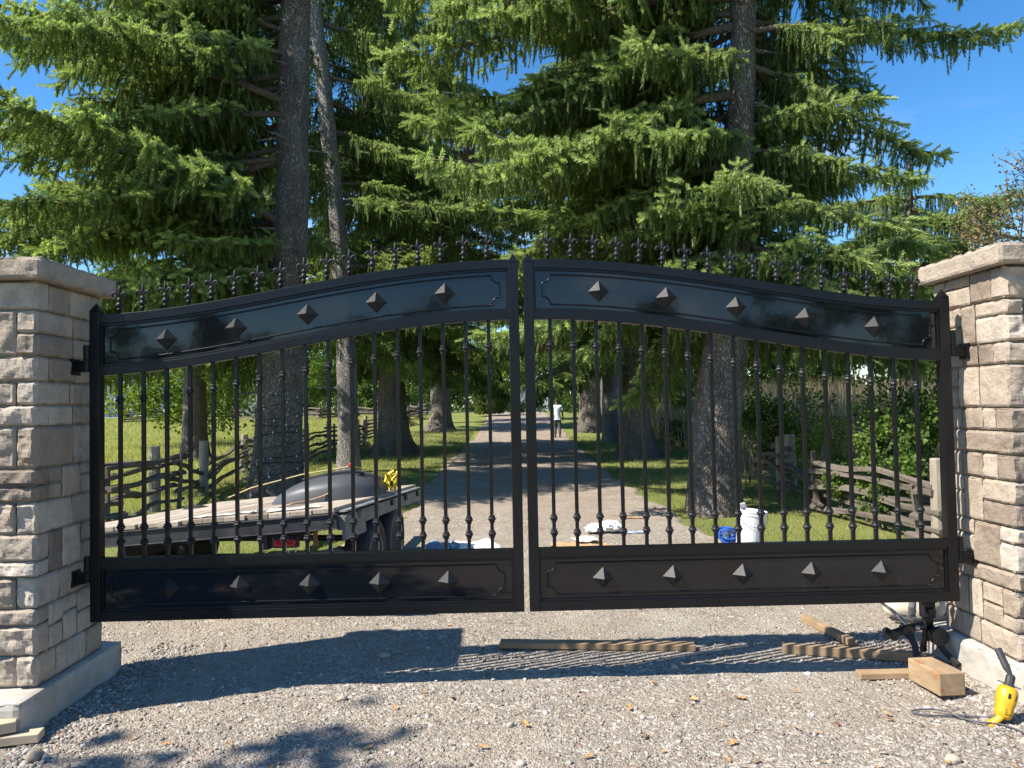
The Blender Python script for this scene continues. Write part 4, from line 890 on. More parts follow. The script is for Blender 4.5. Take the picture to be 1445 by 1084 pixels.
house('farm_house', 'blue grey farmhouse with white windows behind the far left trees', -63, -50, 118, 128, 1.0, 8.0, 11.5, [(-61, 6.5, 1.2, 1.6), (-58.5, 6.5, 1.2, 1.6), (-55, 6.5, 1.2, 1.6), (-52, 6.5, 1.2, 1.6), (-60, 3, 1.2, 1.6), (-55, 3, 1.2, 1.6)], mat=M('slate blue siding', (.15, .20, .28), .8), door=-57, gable_front=False)
house('barn', 'dull blue outbuilding across the lane seen through branches', -45, -37, 120, 130, 1.0, 4.6, 7.0, [(-43, 3.4, .9, 1.2), (-39, 3.4, .9, 1.2)], mat=M('faded blue boards', (.22, .28, .34), .8))
def car(label, x, y, rz_, mat, group='cars parked by the far houses'):
    root = empty('parked_car', (x, y, gh(x, y)), label, 'car', group); m = rotz(rz_); o = Vector((x, y, gh(x, y)))
    def loft(secs, name, mt, par):
        V = []; k = len(secs[0][1])
        for xx, sec in secs: V += [o + m @ Vector((xx, a, b)) for a, b in sec]
        F = [(i * k + j, i * k + (j + 1) % k, (i + 1) * k + (j + 1) % k, (i + 1) * k + j) for i in range(len(secs) - 1) for j in range(k)] + [tuple(range(k))[::-1], tuple(range((len(secs) - 1) * k, len(secs) * k))]
        q = MB(); q.add(V, F); return q.build(name, mt, par, smooth=False, bevel=.03)
    s = lambda w_, z0, z1: [(-w_, z0), (w_, z0), (w_ * .97, (z0 + z1) / 2 + .1), (w_ * .88, z1), (-w_ * .88, z1), (-w_ * .97, (z0 + z1) / 2 + .1)]
    b = loft([(-2.2, s(.75, .35, .75)), (-2.1, s(.86, .28, .92)), (-1, s(.9, .25, .98)), (1.0, s(.9, .25, .95)), (1.9, s(.86, .28, .82)), (2.2, s(.75, .38, .65))], 'body', mat, root)
    loft([(-1.7, s(.72, .95, 1.0)), (-1.1, s(.74, .95, 1.42)), (.2, s(.74, .95, 1.45)), (1.0, s(.72, .92, .98))], 'cabin', m_glass, root)
    for xx in (-1.35, 1.35):
        for yy in (-.86, .86):
            q = MB(); q.lathe([(.1, -.1), (.32, -.1), (.33, .1), (.1, .1)], 14, o + m @ Vector((xx, yy, .33)), m @ Matrix.Rotation(PI / 2, 3, 'X')); q.build('wheel', m_tyre, root)
car('dark parked car farther left across the field', -50, 103, .2, M('dark blue car paint', (.03, .05, .10), .25))
car('white parked car beside the dark one across the field', -44.5, 104, .1, m_white)

# ------------------------------------------------------------ the person walking away
def skin_fig(name, verts, edges, mat, parent, origin, root_i=0, sub=2):
    me = bpy.data.meshes.new(name); o0 = Vector(origin); me.from_pydata([Vector(v[:3]) for v in verts], edges, []); me.update()
    ob = bpy.data.objects.new(name, me); COL.objects.link(ob)
    md = ob.modifiers.new('skin', 'SKIN'); md.use_smooth_shade = True
    for i, sv in enumerate(me.skin_vertices[0].data): r = verts[i][3]; sv.radius = (r, r * (verts[i][4] if len(verts[i]) > 4 else 1)); sv.use_root = (i == root_i)
    s_ = ob.modifiers.new('sub', 'SUBSURF'); s_.levels = s_.render_levels = sub
    dg = bpy.context.evaluated_depsgraph_get(); dg.update(); em = bpy.data.meshes.new_from_object(ob.evaluated_get(dg)); bpy.data.objects.remove(ob)
    em.materials.clear(); em.materials.append(mat); em.name = name
    return link(name, em, parent, o0)
pr = empty('person', (2.64, 33.6, gh(2.64, 33.6)), 'person in a white T-shirt and dark trousers walking away down the drive', 'person')
PO = Vector((2.64, 33.6, gh(2.64, 33.6)))
m_skin = M('dark brown skin', (.12, .07, .045), .6, 0, .1)
# facing +Y. x right. pelvis, spine, neck, head, arms, legs
pv_ = [(0, 0, .93, .135, .8), (0, 0, 1.12, .125, .8), (0, .01, 1.30, .15, .75), (0, .01, 1.42, .12, .75), (0, .02, 1.50, .055), (0, .035, 1.56, .07), (0, .04, 1.64, .088), (0, .035, 1.70, .06),
       (-.17, .01, 1.41, .065), (-.24, .0, 1.18, .047), (-.19, .16, 1.10, .036), (-.15, .20, 1.11, .035), (-.13, .25, 1.11, .026),
       (.17, .01, 1.41, .065), (.235, -.02, 1.14, .047), (.26, .03, .90, .036), (.265, .05, .83, .036), (.265, .07, .75, .022),
       (-.095, 0, .86, .10), (-.10, .06, .48, .066), (-.10, -.02, .09, .042), (-.10, .10, .03, .035),
       (.095, 0, .86, .10), (.10, -.02, .48, .066), (.10, -.14, .12, .042), (.10, -.04, .05, .035)]
pe_ = [(0, 1), (1, 2), (2, 3), (3, 4), (4, 5), (5, 6), (6, 7), (3, 8), (8, 9), (9, 10), (10, 11), (11, 12), (3, 13), (13, 14), (14, 15), (15, 16), (16, 17), (0, 18), (18, 19), (19, 20), (20, 21), (0, 22), (22, 23), (23, 24), (24, 25)]
body_o = skin_fig('body', pv_, pe_, m_skin, pr, PO)
sv_ = [(0, 0, .95, .155, .85), (0, 0, 1.12, .15, .85), (0, .01, 1.30, .172, .8), (0, .01, 1.41, .135, .8), (0, .015, 1.47, .07), (-.175, .01, 1.405, .082), (-.24, .0, 1.22, .072), (.175, .01, 1.405, .082), (.235, -.015, 1.20, .072), (0, 0, .86, .165, .8)]
skin_fig('t_shirt', sv_, [(0, 1), (1, 2), (2, 3), (3, 4), (3, 5), (5, 6), (3, 7), (7, 8), (0, 9)], M('white cotton', (.62, .66, .74), .8, 0, .06, 6), pr, PO)
tv_ = [(0, 0, .90, .15, .85), (-.095, 0, .80, .112), (-.10, .055, .48, .085), (-.10, -.01, .12, .068), (.095, 0, .80, .112), (.10, -.015, .48, .085), (.10, -.125, .14, .068), (0, 0, .98, .14, .85)]
skin_fig('trousers', tv_, [(0, 1), (1, 2), (2, 3), (0, 4), (4, 5), (5, 6), (0, 7)], M('charcoal trousers', (.055, .065, .065), .85, 0, .25, 20), pr, PO)
hv_ = [(0, .02, 1.63, .090), (0, .03, 1.69, .092), (0, .03, 1.735, .055)]
skin_fig('hair', hv_, [(0, 1), (1, 2)], M('black hair', (.012, .011, .01), .7), pr, PO)
for x, y, z in ((-.10, .07, .04), (.10, -.08, .06)):
    mb = MB(); v, f = blob((0, 0, 0), (.052, .13, .062), .05, 16, 10); mb.add([(a + x, b + y, c + z) for a, b, c in v], f); me = mesh_of('shoe', mb.v, mb.f, m_rub, True); link('shoe', me, pr, PO)
# ------------------------------------------------------------ vegetation
def twig_template(rings, per, rad, wid, seed, stemless=False):
    """a bottle-brush twig along +Z, length 1, needles sloping forward; radius given in units of the x/y scale"""
    r = np.random.default_rng(seed); V = []; F = []
    bx, by = r.normal(0, .25, 2)
    for i in range(rings):
        t = (i + .3) / rings; c = np.array([bx * t * t, by * t * t, t]); taper = 1.0 if t < .75 else 1.0 - (t - .75) * 2.2
        for k in range(per):
            a = 2 * PI * (k + (i % 2) * .5) / per + r.normal(0, .35); o = np.array([math.cos(a), math.sin(a), 0]); q = np.array([-math.sin(a), math.cos(a), 0])
            ln = taper * r.uniform(.8, 1.2)
            n = len(V); V += [c + q * wid + o * .05 - [0, 0, .25 / rings], c - q * wid + o * .05 - [0, 0, .25 / rings], c + o * ln + np.array([0, 0, 1.15 / rings])]; F.append((n, n + 1, n + 2))
    return np.array(V), np.array(F)
def orient(d, spin):
    """rotation matrices whose z axis is d"""
    z = d / np.linalg.norm(d, axis=1, keepdims=True); h = np.where(np.abs(z[:, 2:3]) > .9, np.array([[1., 0, 0]]), np.array([[0, 0, 1.]]))
    x = np.cross(h, z); x /= np.linalg.norm(x, axis=1, keepdims=True); y = np.cross(z, x)
    c, s = np.cos(spin)[:, None], np.sin(spin)[:, None]; x2 = x * c + y * s; y2 = np.cross(z, x2)
    return np.stack([x2, y2, z], 2)
def foliage_obj(name, P, D, Ls, Rd, Tn, tmpl, mat, parent, origin, tnoise=.12):
    vs, fs, ts = [], [], []; off = 0; N = len(P); grp = rng.integers(0, len(tmpl), N)
    for g, (tv, tf) in enumerate(tmpl):
        m = grp == g; n = int(m.sum())
        if not n: continue
        a, b = batch(tv, tf, P[m], orient(D[m], rng.uniform(0, 6.28, n)), np.stack([Rd[m], Rd[m], Ls[m]], 1))
        vs.append(a); fs.append(b + off); off += len(a); ts.append(np.clip(np.repeat(Tn[m], len(tv)) + rng.normal(0, tnoise, n * len(tv)), 0, 1))
    V = np.concatenate(vs) - np.array(origin)[None]
    return link(name, mesh_of(name, V, np.concatenate(fs), mat, False, np.concatenate(ts)), parent, origin)
def trunk_mesh(path, seed, flare=1.6, sides=22, relief=.14):
    """path: (x,y,z,r)"""
    P = [Vector(p[:3]) for p in path]; R_ = [p[3] for p in path]; V = []; k = 0; zs = []
    for i in range(len(P) - 1):
        n = max(2, int((P[i + 1] - P[i]).length / .22))
        for j in range(n): t = j / n; zs.append((P[i].lerp(P[i + 1], t), R_[i] + (R_[i + 1] - R_[i]) * t))
    zs.append((P[-1], R_[-1])); z0 = P[0].z
    for p, r in zs:
        for j in range(sides):
            a = 2 * PI * j / sides; h = p.z - z0; fl = 1 + (flare - 1) * math.exp(-h * 2.6) * (.45 + .75 * abs(math.sin(2.5 * a + seed)) + .6 * mn.noise(Vector((math.cos(a) * 1.6 + seed, math.sin(a) * 1.6, .3))))
            q = r * fl * (1 + relief * mn.fractal(Vector((math.cos(a) * 2.2 + seed, math.sin(a) * 2.2, p.z * .55)), 1, 2, 4)); V.append((p.x + q * math.cos(a), p.y + q * math.sin(a), p.z - (.15 if h < .01 else 0)))
    F = [(i * sides + j, i * sides + (j + 1) % sides, (i + 1) * sides + (j + 1) % sides, (i + 1) * sides + j) for i in range(len(zs) - 1) for j in range(sides)]
    F.append(tuple(range((len(zs) - 1) * sides, len(zs) * sides)))
    return V, F
T_HI = [twig_template(8, 4, 1, .30, s) for s in range(4)]; T_LO = [twig_template(5, 2, 1, .42, s + 19) for s in range(4)]
def bough_mesh(L, seed, droop=.4, fsp=.14, tsp=.068):
    """one bough of an old spruce along +X: limb, side branches, hanging tassels and flat sprays"""
    r = np.random.default_rng(seed); S_ = np.linspace(0, 1, 13); P, D, Ls, Rd, Tn = [], [], [], [], []; lm = MB()
    rise = r.uniform(.04, .18); up = r.uniform(.14, .28); bend = r.normal(0, .10)
    C = np.stack([L * S_ * .96, bend * L * S_ ** 2 + .03 * np.sin(S_ * 6 + seed), L * (rise * S_ - droop * S_ ** 1.7 + up * S_ ** 4)], 1)
    lr_ = .016 + .0085 * L; lm.tube([C[i] for i in range(0, 13, 2)], [lr_ * (1 - .9 * i / 12) for i in range(0, 13, 2)], 6, False)
    s = (.13 if L > 2 else .05) + r.uniform(0, .05)
    while s < 1.0:
        for sd in (-1, 1):
            if r.random() < .12: continue
            b0 = np.array([np.interp(s, S_, C[:, q]) for q in range(3)]); ang = math.radians(74 - 36 * s + r.normal(0, 10)) * sd
            d = np.array([math.cos(ang), math.sin(ang), -.10 + .16 * s + r.normal(0, .08)])
            sl = (.27 * L * (1 - s) ** .75 * min(1, .35 + s * 2.2) + .20) * r.uniform(.65, 1.25); sl = min(sl, 1.2); dk = r.uniform(.14, .34)
            if sl > .3: lm.tube([b0, b0 + d * sl * .5 + [0, 0, -dk * .25 * sl], b0 + d * sl + [0, 0, -dk * sl]], [.011, .008, .003], 3, False)
            if r.random() < .05: continue          # now and then a bare dead branchlet
            br = r.normal(0, .07)
            nt_ = max(2, int(sl / tsp)); t = (np.arange(nt_) + r.random(nt_)) / nt_
            base = b0[None] + d[None] * (sl * t)[:, None]; base[:, 2] -= dk * sl * t ** 2
            dd = np.stack([d[0] * .14 + r.normal(0, .13, nt_), d[1] * .14 + r.normal(0, .13, nt_), -np.ones(nt_)], 1)
            hl = r.uniform(.14, .46, nt_) * (1 - .5 * t) * (1.15 - .5 * s) * (1 + .6 * (r.random(nt_) < .12))
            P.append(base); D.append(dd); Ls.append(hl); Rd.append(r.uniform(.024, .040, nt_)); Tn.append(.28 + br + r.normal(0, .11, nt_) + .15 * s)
            n2 = max(2, int(nt_ * (.65 + .6 * s))); t = (np.arange(n2) + r.random(n2)) / n2; sg = np.where(np.arange(n2) % 2, 1, -1) * np.radians(r.uniform(22, 58, n2))
            base = b0[None] + d[None] * (sl * t)[:, None]; base[:, 2] -= dk * sl * t ** 2
            cs, sn = np.cos(sg), np.sin(sg); dd = np.stack([d[0] * cs - d[1] * sn, d[0] * sn + d[1] * cs, r.normal(-.25, .25, n2) + .15 * s], 1)
            P.append(base); D.append(dd); Ls.append(r.uniform(.12, .26, n2)); Rd.append(r.uniform(.026, .042, n2)); Tn.append(.60 + br + r.normal(0, .12, n2) + .26 * s)  # lighter tint: sunlit tops painted into the sprays, plus paler tip growth
        s += fsp / L
    for _ in range(4): P.append(C[-1][None]); D.append(np.array([[1, r.normal(0, .4), r.normal(0.05, .25)]])); Ls.append(r.uniform(.15, .28, 1)); Rd.append(np.full(1, .03)); Tn.append(np.full(1, .9))
    P, D, Ls, Rd, Tn = map(np.concatenate, (P, D, Ls, Rd, Tn)); vs, fs, ts = [], [], []; off = 0; grp = r.integers(0, 4, len(P))
    for g, (tv, tf) in enumerate(T_HI):
        m = grp == g; n = int(m.sum()); a, b = batch(tv, tf, P[m], orient(D[m], r.uniform(0, 6.28, n)), np.stack([Rd[m], Rd[m], Ls[m]], 1))
        vs.append(a); fs.append(b + off); off += len(a); ts.append(np.clip(np.repeat(Tn[m], len(tv)) + r.normal(0, .10, n * len(tv)), 0, 1))
    F = [tuple(f) for f in lm.f]; tri = []
    for f in F:
        for k in range(1, len(f) - 1): tri.append((f[0] + off, f[k] + off, f[k + 1] + off))
    V = np.concatenate(vs + [np.array([tuple(p) for p in lm.v])]); nf = sum(len(f) for f in fs)
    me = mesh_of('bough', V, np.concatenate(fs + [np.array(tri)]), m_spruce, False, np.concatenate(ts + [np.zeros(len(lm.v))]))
    me.materials.append(m_limb); mi = np.zeros(len(me.polygons), dtype=np.int32); mi[nf:] = 1; me.polygons.foreach_set('material_index', mi)
    return me
BOUGHS = [(4.4, [bough_mesh(4.4, 31 + i, (.40, .50, .34, .45)[i]) for i in range(4)]), (3.3, [bough_mesh(3.3, 51 + i, (.42, .52, .36, .46)[i]) for i in range(4)]),
          (2.3, [bough_mesh(2.3, 71 + i, (.35, .48, .42)[i]) for i in range(3)]), (1.3, [bough_mesh(1.3, 91 + i, (.2, .35)[i]) for i in range(2)])]
print('bough tris', sum(len(m.polygons) for _, l in BOUGHS for m in l))
NB = 0
def spruce(label, path, zlow, height, Lmax, seed, skip=None, step=.12, group='old spruces lining the drive', bark=None, flare=1.6, lenf=None, tilt=0.07, extra=()):
    global NB
    r = np.random.default_rng(seed); org = path[0][:3]; root = empty('spruce_tree', org, label, 'tree', group); top = path[-1]
    if top[2] < height: path = list(path) + [(top[0] + .1, top[1], (top[2] + height) / 2, top[3] * .55), (top[0] + .15, top[1], height, .03)]
    v, f = trunk_mesh(path, seed, flare); mb = MB(); mb.add(v, f); mb.build('trunk', bark or m_bark, root, org, smooth=True)
    zz_ = [p[2] for p in path]; xx_ = [p[0] for p in path]; yy_ = [p[1] for p in path]; z = zlow; rs = np.random.default_rng(seed + 500)
    for _ in range(12 if org[1] < 27 else 0):
        zs = rs.uniform(1.6, min(9.5, height * .72)); a_ = rs.uniform(-PI, .3); tr2 = np.interp(zs, zz_, [p[3] for p in path]); cx_, cy_ = np.interp(zs, zz_, xx_), np.interp(zs, zz_, yy_); ln = rs.uniform(.12, .7); d_ = Vector((math.cos(a_), math.sin(a_), rs.uniform(-.25, .15))); p_ = Vector((cx_, cy_, zs)) + d_ * tr2 * .8; sb = MB()
        sb.tube([p_, p_ + d_ * ln * .5 + Vector((0, 0, -.02)), p_ + d_ * ln + Vector((0, 0, -.08 * ln + rs.normal(0, .04)))], [.03, .018, .007], 5, jit=.3); sb.build('dead_stub', m_bark2, root, p_)
    az = r.uniform(0, 6.28); todo = []
    while z < height - .4:
        az += 2.399 + r.normal(0, .3); zc = z + r.normal(0, .08); z += step * (1 + max(0, (zc - 9) * .22))
        L = Lmax * min(1, .7 + (zc - zlow) * .25) * (1 - max(0, (zc - zlow - 2) / (height - zlow - 2)) ** 1.5 * .9) * r.uniform(.72, 1.1)
        a = az % (2 * PI)
        if lenf: L *= lenf(a, zc)
        if L < .4 or (skip and skip(a, zc, L)): continue
        todo.append((a, zc, L, r.normal(tilt, .18)))
    for (a, zc, L, ti) in todo + [tuple(e) for e in extra]:
        cls = min(BOUGHS, key=lambda q: abs(math.log(q[0] / L))); me = cls[1][r.integers(0, len(cls[1]))]; sc = L / cls[0]
        bx, by = np.interp(zc, zz_, xx_), np.interp(zc, zz_, yy_)
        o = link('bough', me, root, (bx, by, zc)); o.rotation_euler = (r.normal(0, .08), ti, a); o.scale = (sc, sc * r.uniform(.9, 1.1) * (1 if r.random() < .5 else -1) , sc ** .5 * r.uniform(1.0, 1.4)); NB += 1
    print('spruce', label[:30], len(todo))
    return root
def angd(a, b): return abs((a - b + PI) % (2 * PI) - PI)
# left near tree: bare towards the camera and the drive side at trunk height, long limbs to the left
def lfT1(a, z): return 1.22 if angd(a, PI) < 1.0 else (.62 if angd(a, -PI / 2) < .6 else .9)
spruce('thick straight spruce trunk wrapped with a light string behind the trailer', [(-4.14, 13.6, -.05, .47), (-4.0, 13.6, 1.8, .40), (-3.85, 13.6, 3.9, .33), (-3.72, 13.6, 5.85, .30), (-3.68, 13.6, 7.84, .27), (-3.62, 13.6, 9.2, .25)],
       3.2, 18, 4.9, 3, skip=lambda a, z, L: (angd(a, -PI / 2) < .60 and z < 9.6) or (z < 10.4 and angd(a, .15) < 1.65), lenf=lfT1, step=.088, flare=1.25,
       extra=((-2.25, 4.1, 3.0, -.02), (-2.5, 4.3, 3.4, .0), (-2.0, 4.45, 2.6, -.05), (3.3, 3.3, 4.6, .03), (2.9, 3.5, 4.4, .10), (-2.75, 3.6, 3.8, .12), (3.14, 4.4, 5.6, .10), (-2.9, 5.4, 5.6, .12), (3.4, 6.2, 5.8, .1), (3.25, 9.3, 5.4, .16), (2.85, 8.6, 5.2, .12), (3.0, 10.3, 5.2, .2), (-2.7, 7.0, 5.4, .15), (3.1, 7.8, 5.6, .12)))
spruce('slender pale leaning trunk just right of the thick string-lit trunk', [(-3.76, 18.6, -.03, .27), (-3.81, 18.6, 3.3, .235), (-3.95, 18.6, 5.8, .22), (-4.13, 18.6, 7.95, .20), (-4.31, 18.6, 10.1, .18), (-4.48, 18.6, 11.6, .16)],
       3.5, 19, 4.4, 5, skip=lambda a, z, L: angd(a, -PI / 2 + .1) < 1.35 and z < 14.0, bark=m_bark2, step=.12, flare=1.15, lenf=lambda a, z: .45 if (z < 8.5 and angd(a, PI) < 1.5) else 1.0,
       extra=((.35, 5.2, 4.6, .05), (.15, 7.0, 5.0, .08), (.4, 8.6, 5.2, .05), (.2, 10.0, 5.2, .1), (.35, 11.4, 5.0, .08), (.1, 12.6, 5.0, .12), (.3, 13.8, 4.8, .1), (.5, 15, 4.6, .1)))
spruce('dark broad based spruce third along the left side of the drive', [(-3.65, 25.5, -.03, .50), (-3.67, 25.5, 3.4, .42), (-3.53, 25.5, 8.3, .33)], 3.1, 23, 5.6, 8, step=.14, flare=2.0, skip=lambda a, z, L: z < 4.0 and angd(a, -PI / 2) < .5)
spruce('dark spruce with spreading roots fourth along the left side', [(-3.28, 42, .1, .62), (-3.32, 42, 4.5, .50)], 4.6, 26, 5.6, 12, step=.2, flare=1.9)
spruce('far left side spruce just before the round cedar', [(-3.9, 50, .3, .5), (-3.9, 50, 5, .42)], 6.0, 24, 3.4, 14, step=.24)
spruce('stout curved trunk nearest on the right, rising through sunlit boughs', [(3.02, 10.5, -.05, .39), (3.10, 10.5, 1.22, .34), (3.27, 10.5, 2.43, .29), (3.475, 10.5, 4.27, .22), (3.58, 10.5, 5.81, .19), (3.67, 10.5, 7.37, .17)],
       2.9, 15, 4.1, 21, skip=lambda a, z, L: (angd(a, -PI / 2 + .1) < .80 and 4.7 < z < 8.8) or (angd(a, .2) < .7 and z > 7.6 and L > 3.2), step=.080, flare=1.12,
       lenf=lambda a, z: (.85 if z > 6.2 else .56 if z > 4.2 else .8) if angd(a, 0) < .8 else (.55 if angd(a, -2.25) < .5 else ((.36 if z < 4.7 else .85) if angd(a, -PI / 2) < .8 else 1.0)), extra=((2.95, 6.5, 5.2, .04), (3.2, 7.4, 5.4, .06), (3.1, 8.5, 5.4, .1), (3.0, 5.0, 4.6, .08), (3.25, 6.0, 4.8, .06), (2.9, 7.0, 4.8, .1), (3.3, 8.0, 4.6, .12), (3.05, 9.0, 4.4, .12), (-2.9, 3.4, 3.8, .08), (-1.3, 3.6, 1.4, .1), (-.2, 3.0, 3.4, .15), (.3, 2.8, 3.6, .1)))
spruce('tall spruce with pale flared foot beside the drive on the right', [(3.97, 21.5, -.03, .42), (4.0, 21.5, 3, .36), (4.02, 21.5, 7.2, .30)], 3.2, 21, 5.5, 25, step=.12, flare=1.75, skip=lambda a, z, L: z < 4.3 and angd(a, -PI / 2) < .7, lenf=lambda a, z: .66 if angd(a, 0) < .8 else 1.0)
spruce('slim bluish grey trunk in shade behind the pale flared one', [(4.52, 30, .0, .34), (4.54, 30, 3.6, .30), (4.5, 30, 6, .27)], 3.6, 23, 5.0, 29, step=.18, bark=m_bark2, flare=1.2, lenf=lambda a, z: .6 if angd(a, 0) < 1.0 else 1.0)
spruce('dark thick spruce trunk right beside the walking person', [(4.7, 38, .1, .60), (4.68, 38, 5.9, .48)], 4.6, 25, 5.2, 33, step=.18, flare=1.5, lenf=lambda a, z: .6 if angd(a, 0) < 1.0 else 1.0)
spruce('farthest right side spruce before the shed', [(7.6, 52, .4, .5), (7.6, 52, 5, .42)], 4.2, 23, 5.0, 37, step=.24)
spruce('dense spruce set back on the right between reeds and drive', [(9.0, 16.0, 0, .24), (9.0, 16.0, 4, .18)], 3.1, 6.8, 3.1, 41, step=.12)
spruce('spruce standing far left beyond the rail fence', [(-9.8, 24, 0, .36), (-9.8, 24, 5, .30)], 4.2, 18, 5.2, 45, step=.16)
print('boughs', NB)

# string of lights wound round the thick left trunk
ls = empty('light_string', (-4.1, 13.6, .3), 'black wire string of small clear bulbs wound round the thick left trunk', 'light string')
pts = []; bulbs = []; turns = 9; n = turns * 26
for i in range(n + 1):
    t = i / n; a = 2 * PI * turns * t; z = .28 + 1.55 * t + .05 * math.sin(a * 1.3); rr = (.47 - .055 * z + .16 * math.exp(-z * 2.6)) * 1.06; cx = -4.14 + .078 * z
    p = Vector((cx + rr * math.cos(a), 13.6 + rr * math.sin(a), z)); pts.append(p)
    if i % 4 == 0: bulbs.append(p + Vector((math.cos(a) * .02, math.sin(a) * .02, random.uniform(-.03, .03))))
mb = MB(); mb.tube(pts, .009, 4, True); mb.build('wire', m_rub, ls)
mb = MB()
for p in bulbs: mb.lathe([(.004, -.02), (.011, -.01), (.011, .01), (.003, .02)], 5, p)
tag(mb.build('bulbs', M('clear bulb', (.75, .78, .8), .15), ls), kind='stuff')

# dead brown branches hanging in the boughs
def hang_dead(label, x, y, z, w_, h_, n, seed):
    r = np.random.default_rng(seed); P = np.stack([r.normal(x, w_ / 2.4, n), r.normal(y, .12, n), z - r.random(n) * h_], 1); D = np.stack([r.normal(0, .12, n), r.normal(0, .12, n), -np.ones(n)], 1)
    root = empty('dead_branch', (x, y, z), label, 'branch'); foliage_obj('dead_sprays', P, D, r.uniform(.2, .5, n), np.full(n, .035), r.random(n), T_HI, m_dead, root, (x, y, z))
    mb = MB(); mb.tube([(x - .5, y + .1, z + .22), (x, y, z + .05), (x + .05, y, z - h_ * .9)], [.022, .018, .008], 5); mb.build('stem', m_limb, root)
hang_dead('rust brown dead branch hanging in the boughs left of the gate gap', -.42, 14.5, 7.2, .38, 1.15, 90, 3)
hang_dead('small brown dead sprig hanging just under the right leaf near the gap', .82, 14.5, 3.35, .2, .45, 26, 4)

# broadleaf foliage
leaf_t = [(np.array([(0, 0, 0), (.42, .08, .45), (0, -.06, 1.0), (-.42, .08, .45)], float), np.array([(0, 1, 2), (0, 2, 3)]))]
def clumps(r, clist, n, size, tint, tvar=.16):
    """clist: (x,y,z,rx,ry,rz,weight)"""
    P = []; D = []; T = []; w_ = np.array([c[6] for c in clist]); w_ = w_ / w_.sum()
    for c, k in zip(clist, (w_ * n).astype(int)):
        ct = r.normal(0, .10); nsub = max(3, k // 45); u = r.normal(0, 1, (nsub, 3)); u /= np.linalg.norm(u, axis=1, keepdims=True); u *= r.uniform(.45, 1.0, (nsub, 1))
        sub = np.array(c[:3])[None] + u * np.array(c[3:6])[None]; gi = r.integers(0, nsub, k); p = sub[gi] + r.normal(0, 1, (k, 3)) * np.array(c[3:6])[None] * .17
        P.append(p); d = (p - np.array(c[:3])[None]) / np.array(c[3:6])[None]; D.append(d + r.normal(0, .6, (k, 3)) + [0, 0, -.25]); T.append(tint + ct + r.normal(0, tvar, k) + r.normal(0, .1, nsub)[gi])
    P = np.concatenate(P); D = np.concatenate(D) + 1e-6; T = np.concatenate(T); s = r.uniform(.7, 1.35, len(P)) * size
    return P, D, s, s, T
def broadleaf(label, x, y, h, rad, n, size, seed, mat=None, tint=.4, low=.3, trunk=.2, name='broadleaf_tree', group=None, nc=14):
    r = np.random.default_rng(seed); z0 = gh(x, y); org = (x, y, z0); root = empty(name, org, label, 'tree', group); cl = []; mb = MB()
    mb.tube([(x, y, z0 - .1), (x + .05 * h * r.normal(), y, z0 + h * low), (x, y, z0 + h * .75)], [trunk * 1.3, trunk, trunk * .4], 8)
    for i in range(nc):
        a = r.uniform(0, 6.28); t = r.uniform(low, .92); q = rad * math.sqrt(max(.1, 1 - ((t - .55) / .55) ** 2)) * r.uniform(.35, .75)
        c = (x + q * math.cos(a), y + q * math.sin(a), z0 + h * t); s = rad * r.uniform(.32, .5); cl.append((*c, s, s, s * .8, s * s)); mb.tube([(x, y, z0 + h * max(low * .7, t - .25)), c], [trunk * .4, trunk * .1], 5, False)
    mb.build('trunk', m_limb, root, org)
    foliage_obj('crown', *clumps(r, cl, n, size, tint), leaf_t, mat or m_leaf, root, org, .05); return root
def shrub(label, cl, n, size, seed, mat=None, tint=.45, group=None, name='shrub', cat='shrub'):
    r = np.random.default_rng(seed); c = cl[0]; org = (c[0], c[1], gh(c[0], c[1])); root = empty(name, org, label, cat, group); mb = MB()
    for q in cl:
        for k in range(3): mb.tube([(q[0] + r.normal(0, .08), q[1] + r.normal(0, .08), gh(q[0], q[1]) - .05), (q[0] + r.normal(0, .3) * q[3], q[1], (q[2] + gh(q[0], q[1])) / 2), (q[0] + r.normal(0, .6) * q[3], q[1] + r.normal(0, .5) * q[4], q[2] + q[5] * .5)], [.018, .013, .005], 4, False)
    mb.build('stems', m_limb, root, org); foliage_obj('foliage', *clumps(r, cl, n, size, tint), leaf_t, mat or m_leaf, root, org, .05); return root
shrub('big green viny shrub over the rail fence beside the right pillar', [(5.5, 9.9, 1.15, .65, .5, .6, 3), (6.1, 9.6, 1.5, .5, .45, .55, 2), (5.15, 9.6, .9, .4, .35, .4, 1.6), (6.4, 9.3, .9, .45, .45, .55, 1.5), (5.0, 9.1, .55, .25, .25, .3, .8)], 9500, .056, 3, tint=.62)
shrub('green vine cascading through the collapsed rails', [(4.72, 9.3, .55, .22, .25, .38, 1), (4.85, 9.5, .95, .25, .25, .25, .8), (4.62, 8.9, .38, .14, .25, .22, .6), (4.6, 9.9, .45, .2, .25, .3, .7), (4.72, 8.4, .62, .12, .2, .12, .35)], 4200, .05, 4, tint=.6, name='vine', cat='vine')
shrub('bright green shrub behind the sunlit rail stack', [(5.3, 14.6, 1.1, .55, .5, .55, 1.5), (4.9, 14.3, 1.45, .5, .4, .45, 1), (5.9, 14.2, 1.2, .6, .5, .7, 1.2), (5.6, 14.4, .7, .5, .4, .4, 1)], 5200, .065, 5, mat=m_leaf, tint=.62)
shrub('thin feathery weeds growing at the pale post', [(5.35, 12.6, .55, .28, .25, .5, 1), (5.55, 12.2, .8, .25, .25, .5, 1), (5.2, 12.3, .25, .25, .2, .2, .4)], 2600, .04, 6, mat=m_leafy, tint=.25)
shrub('shrub turning orange against the right pillar edge', [(6.15, 10.1, 1.75, .22, .2, .2, 1), (6.35, 9.9, 1.45, .2, .2, .22, .6)], 420, .06, 7, mat=m_autumn, tint=.7)
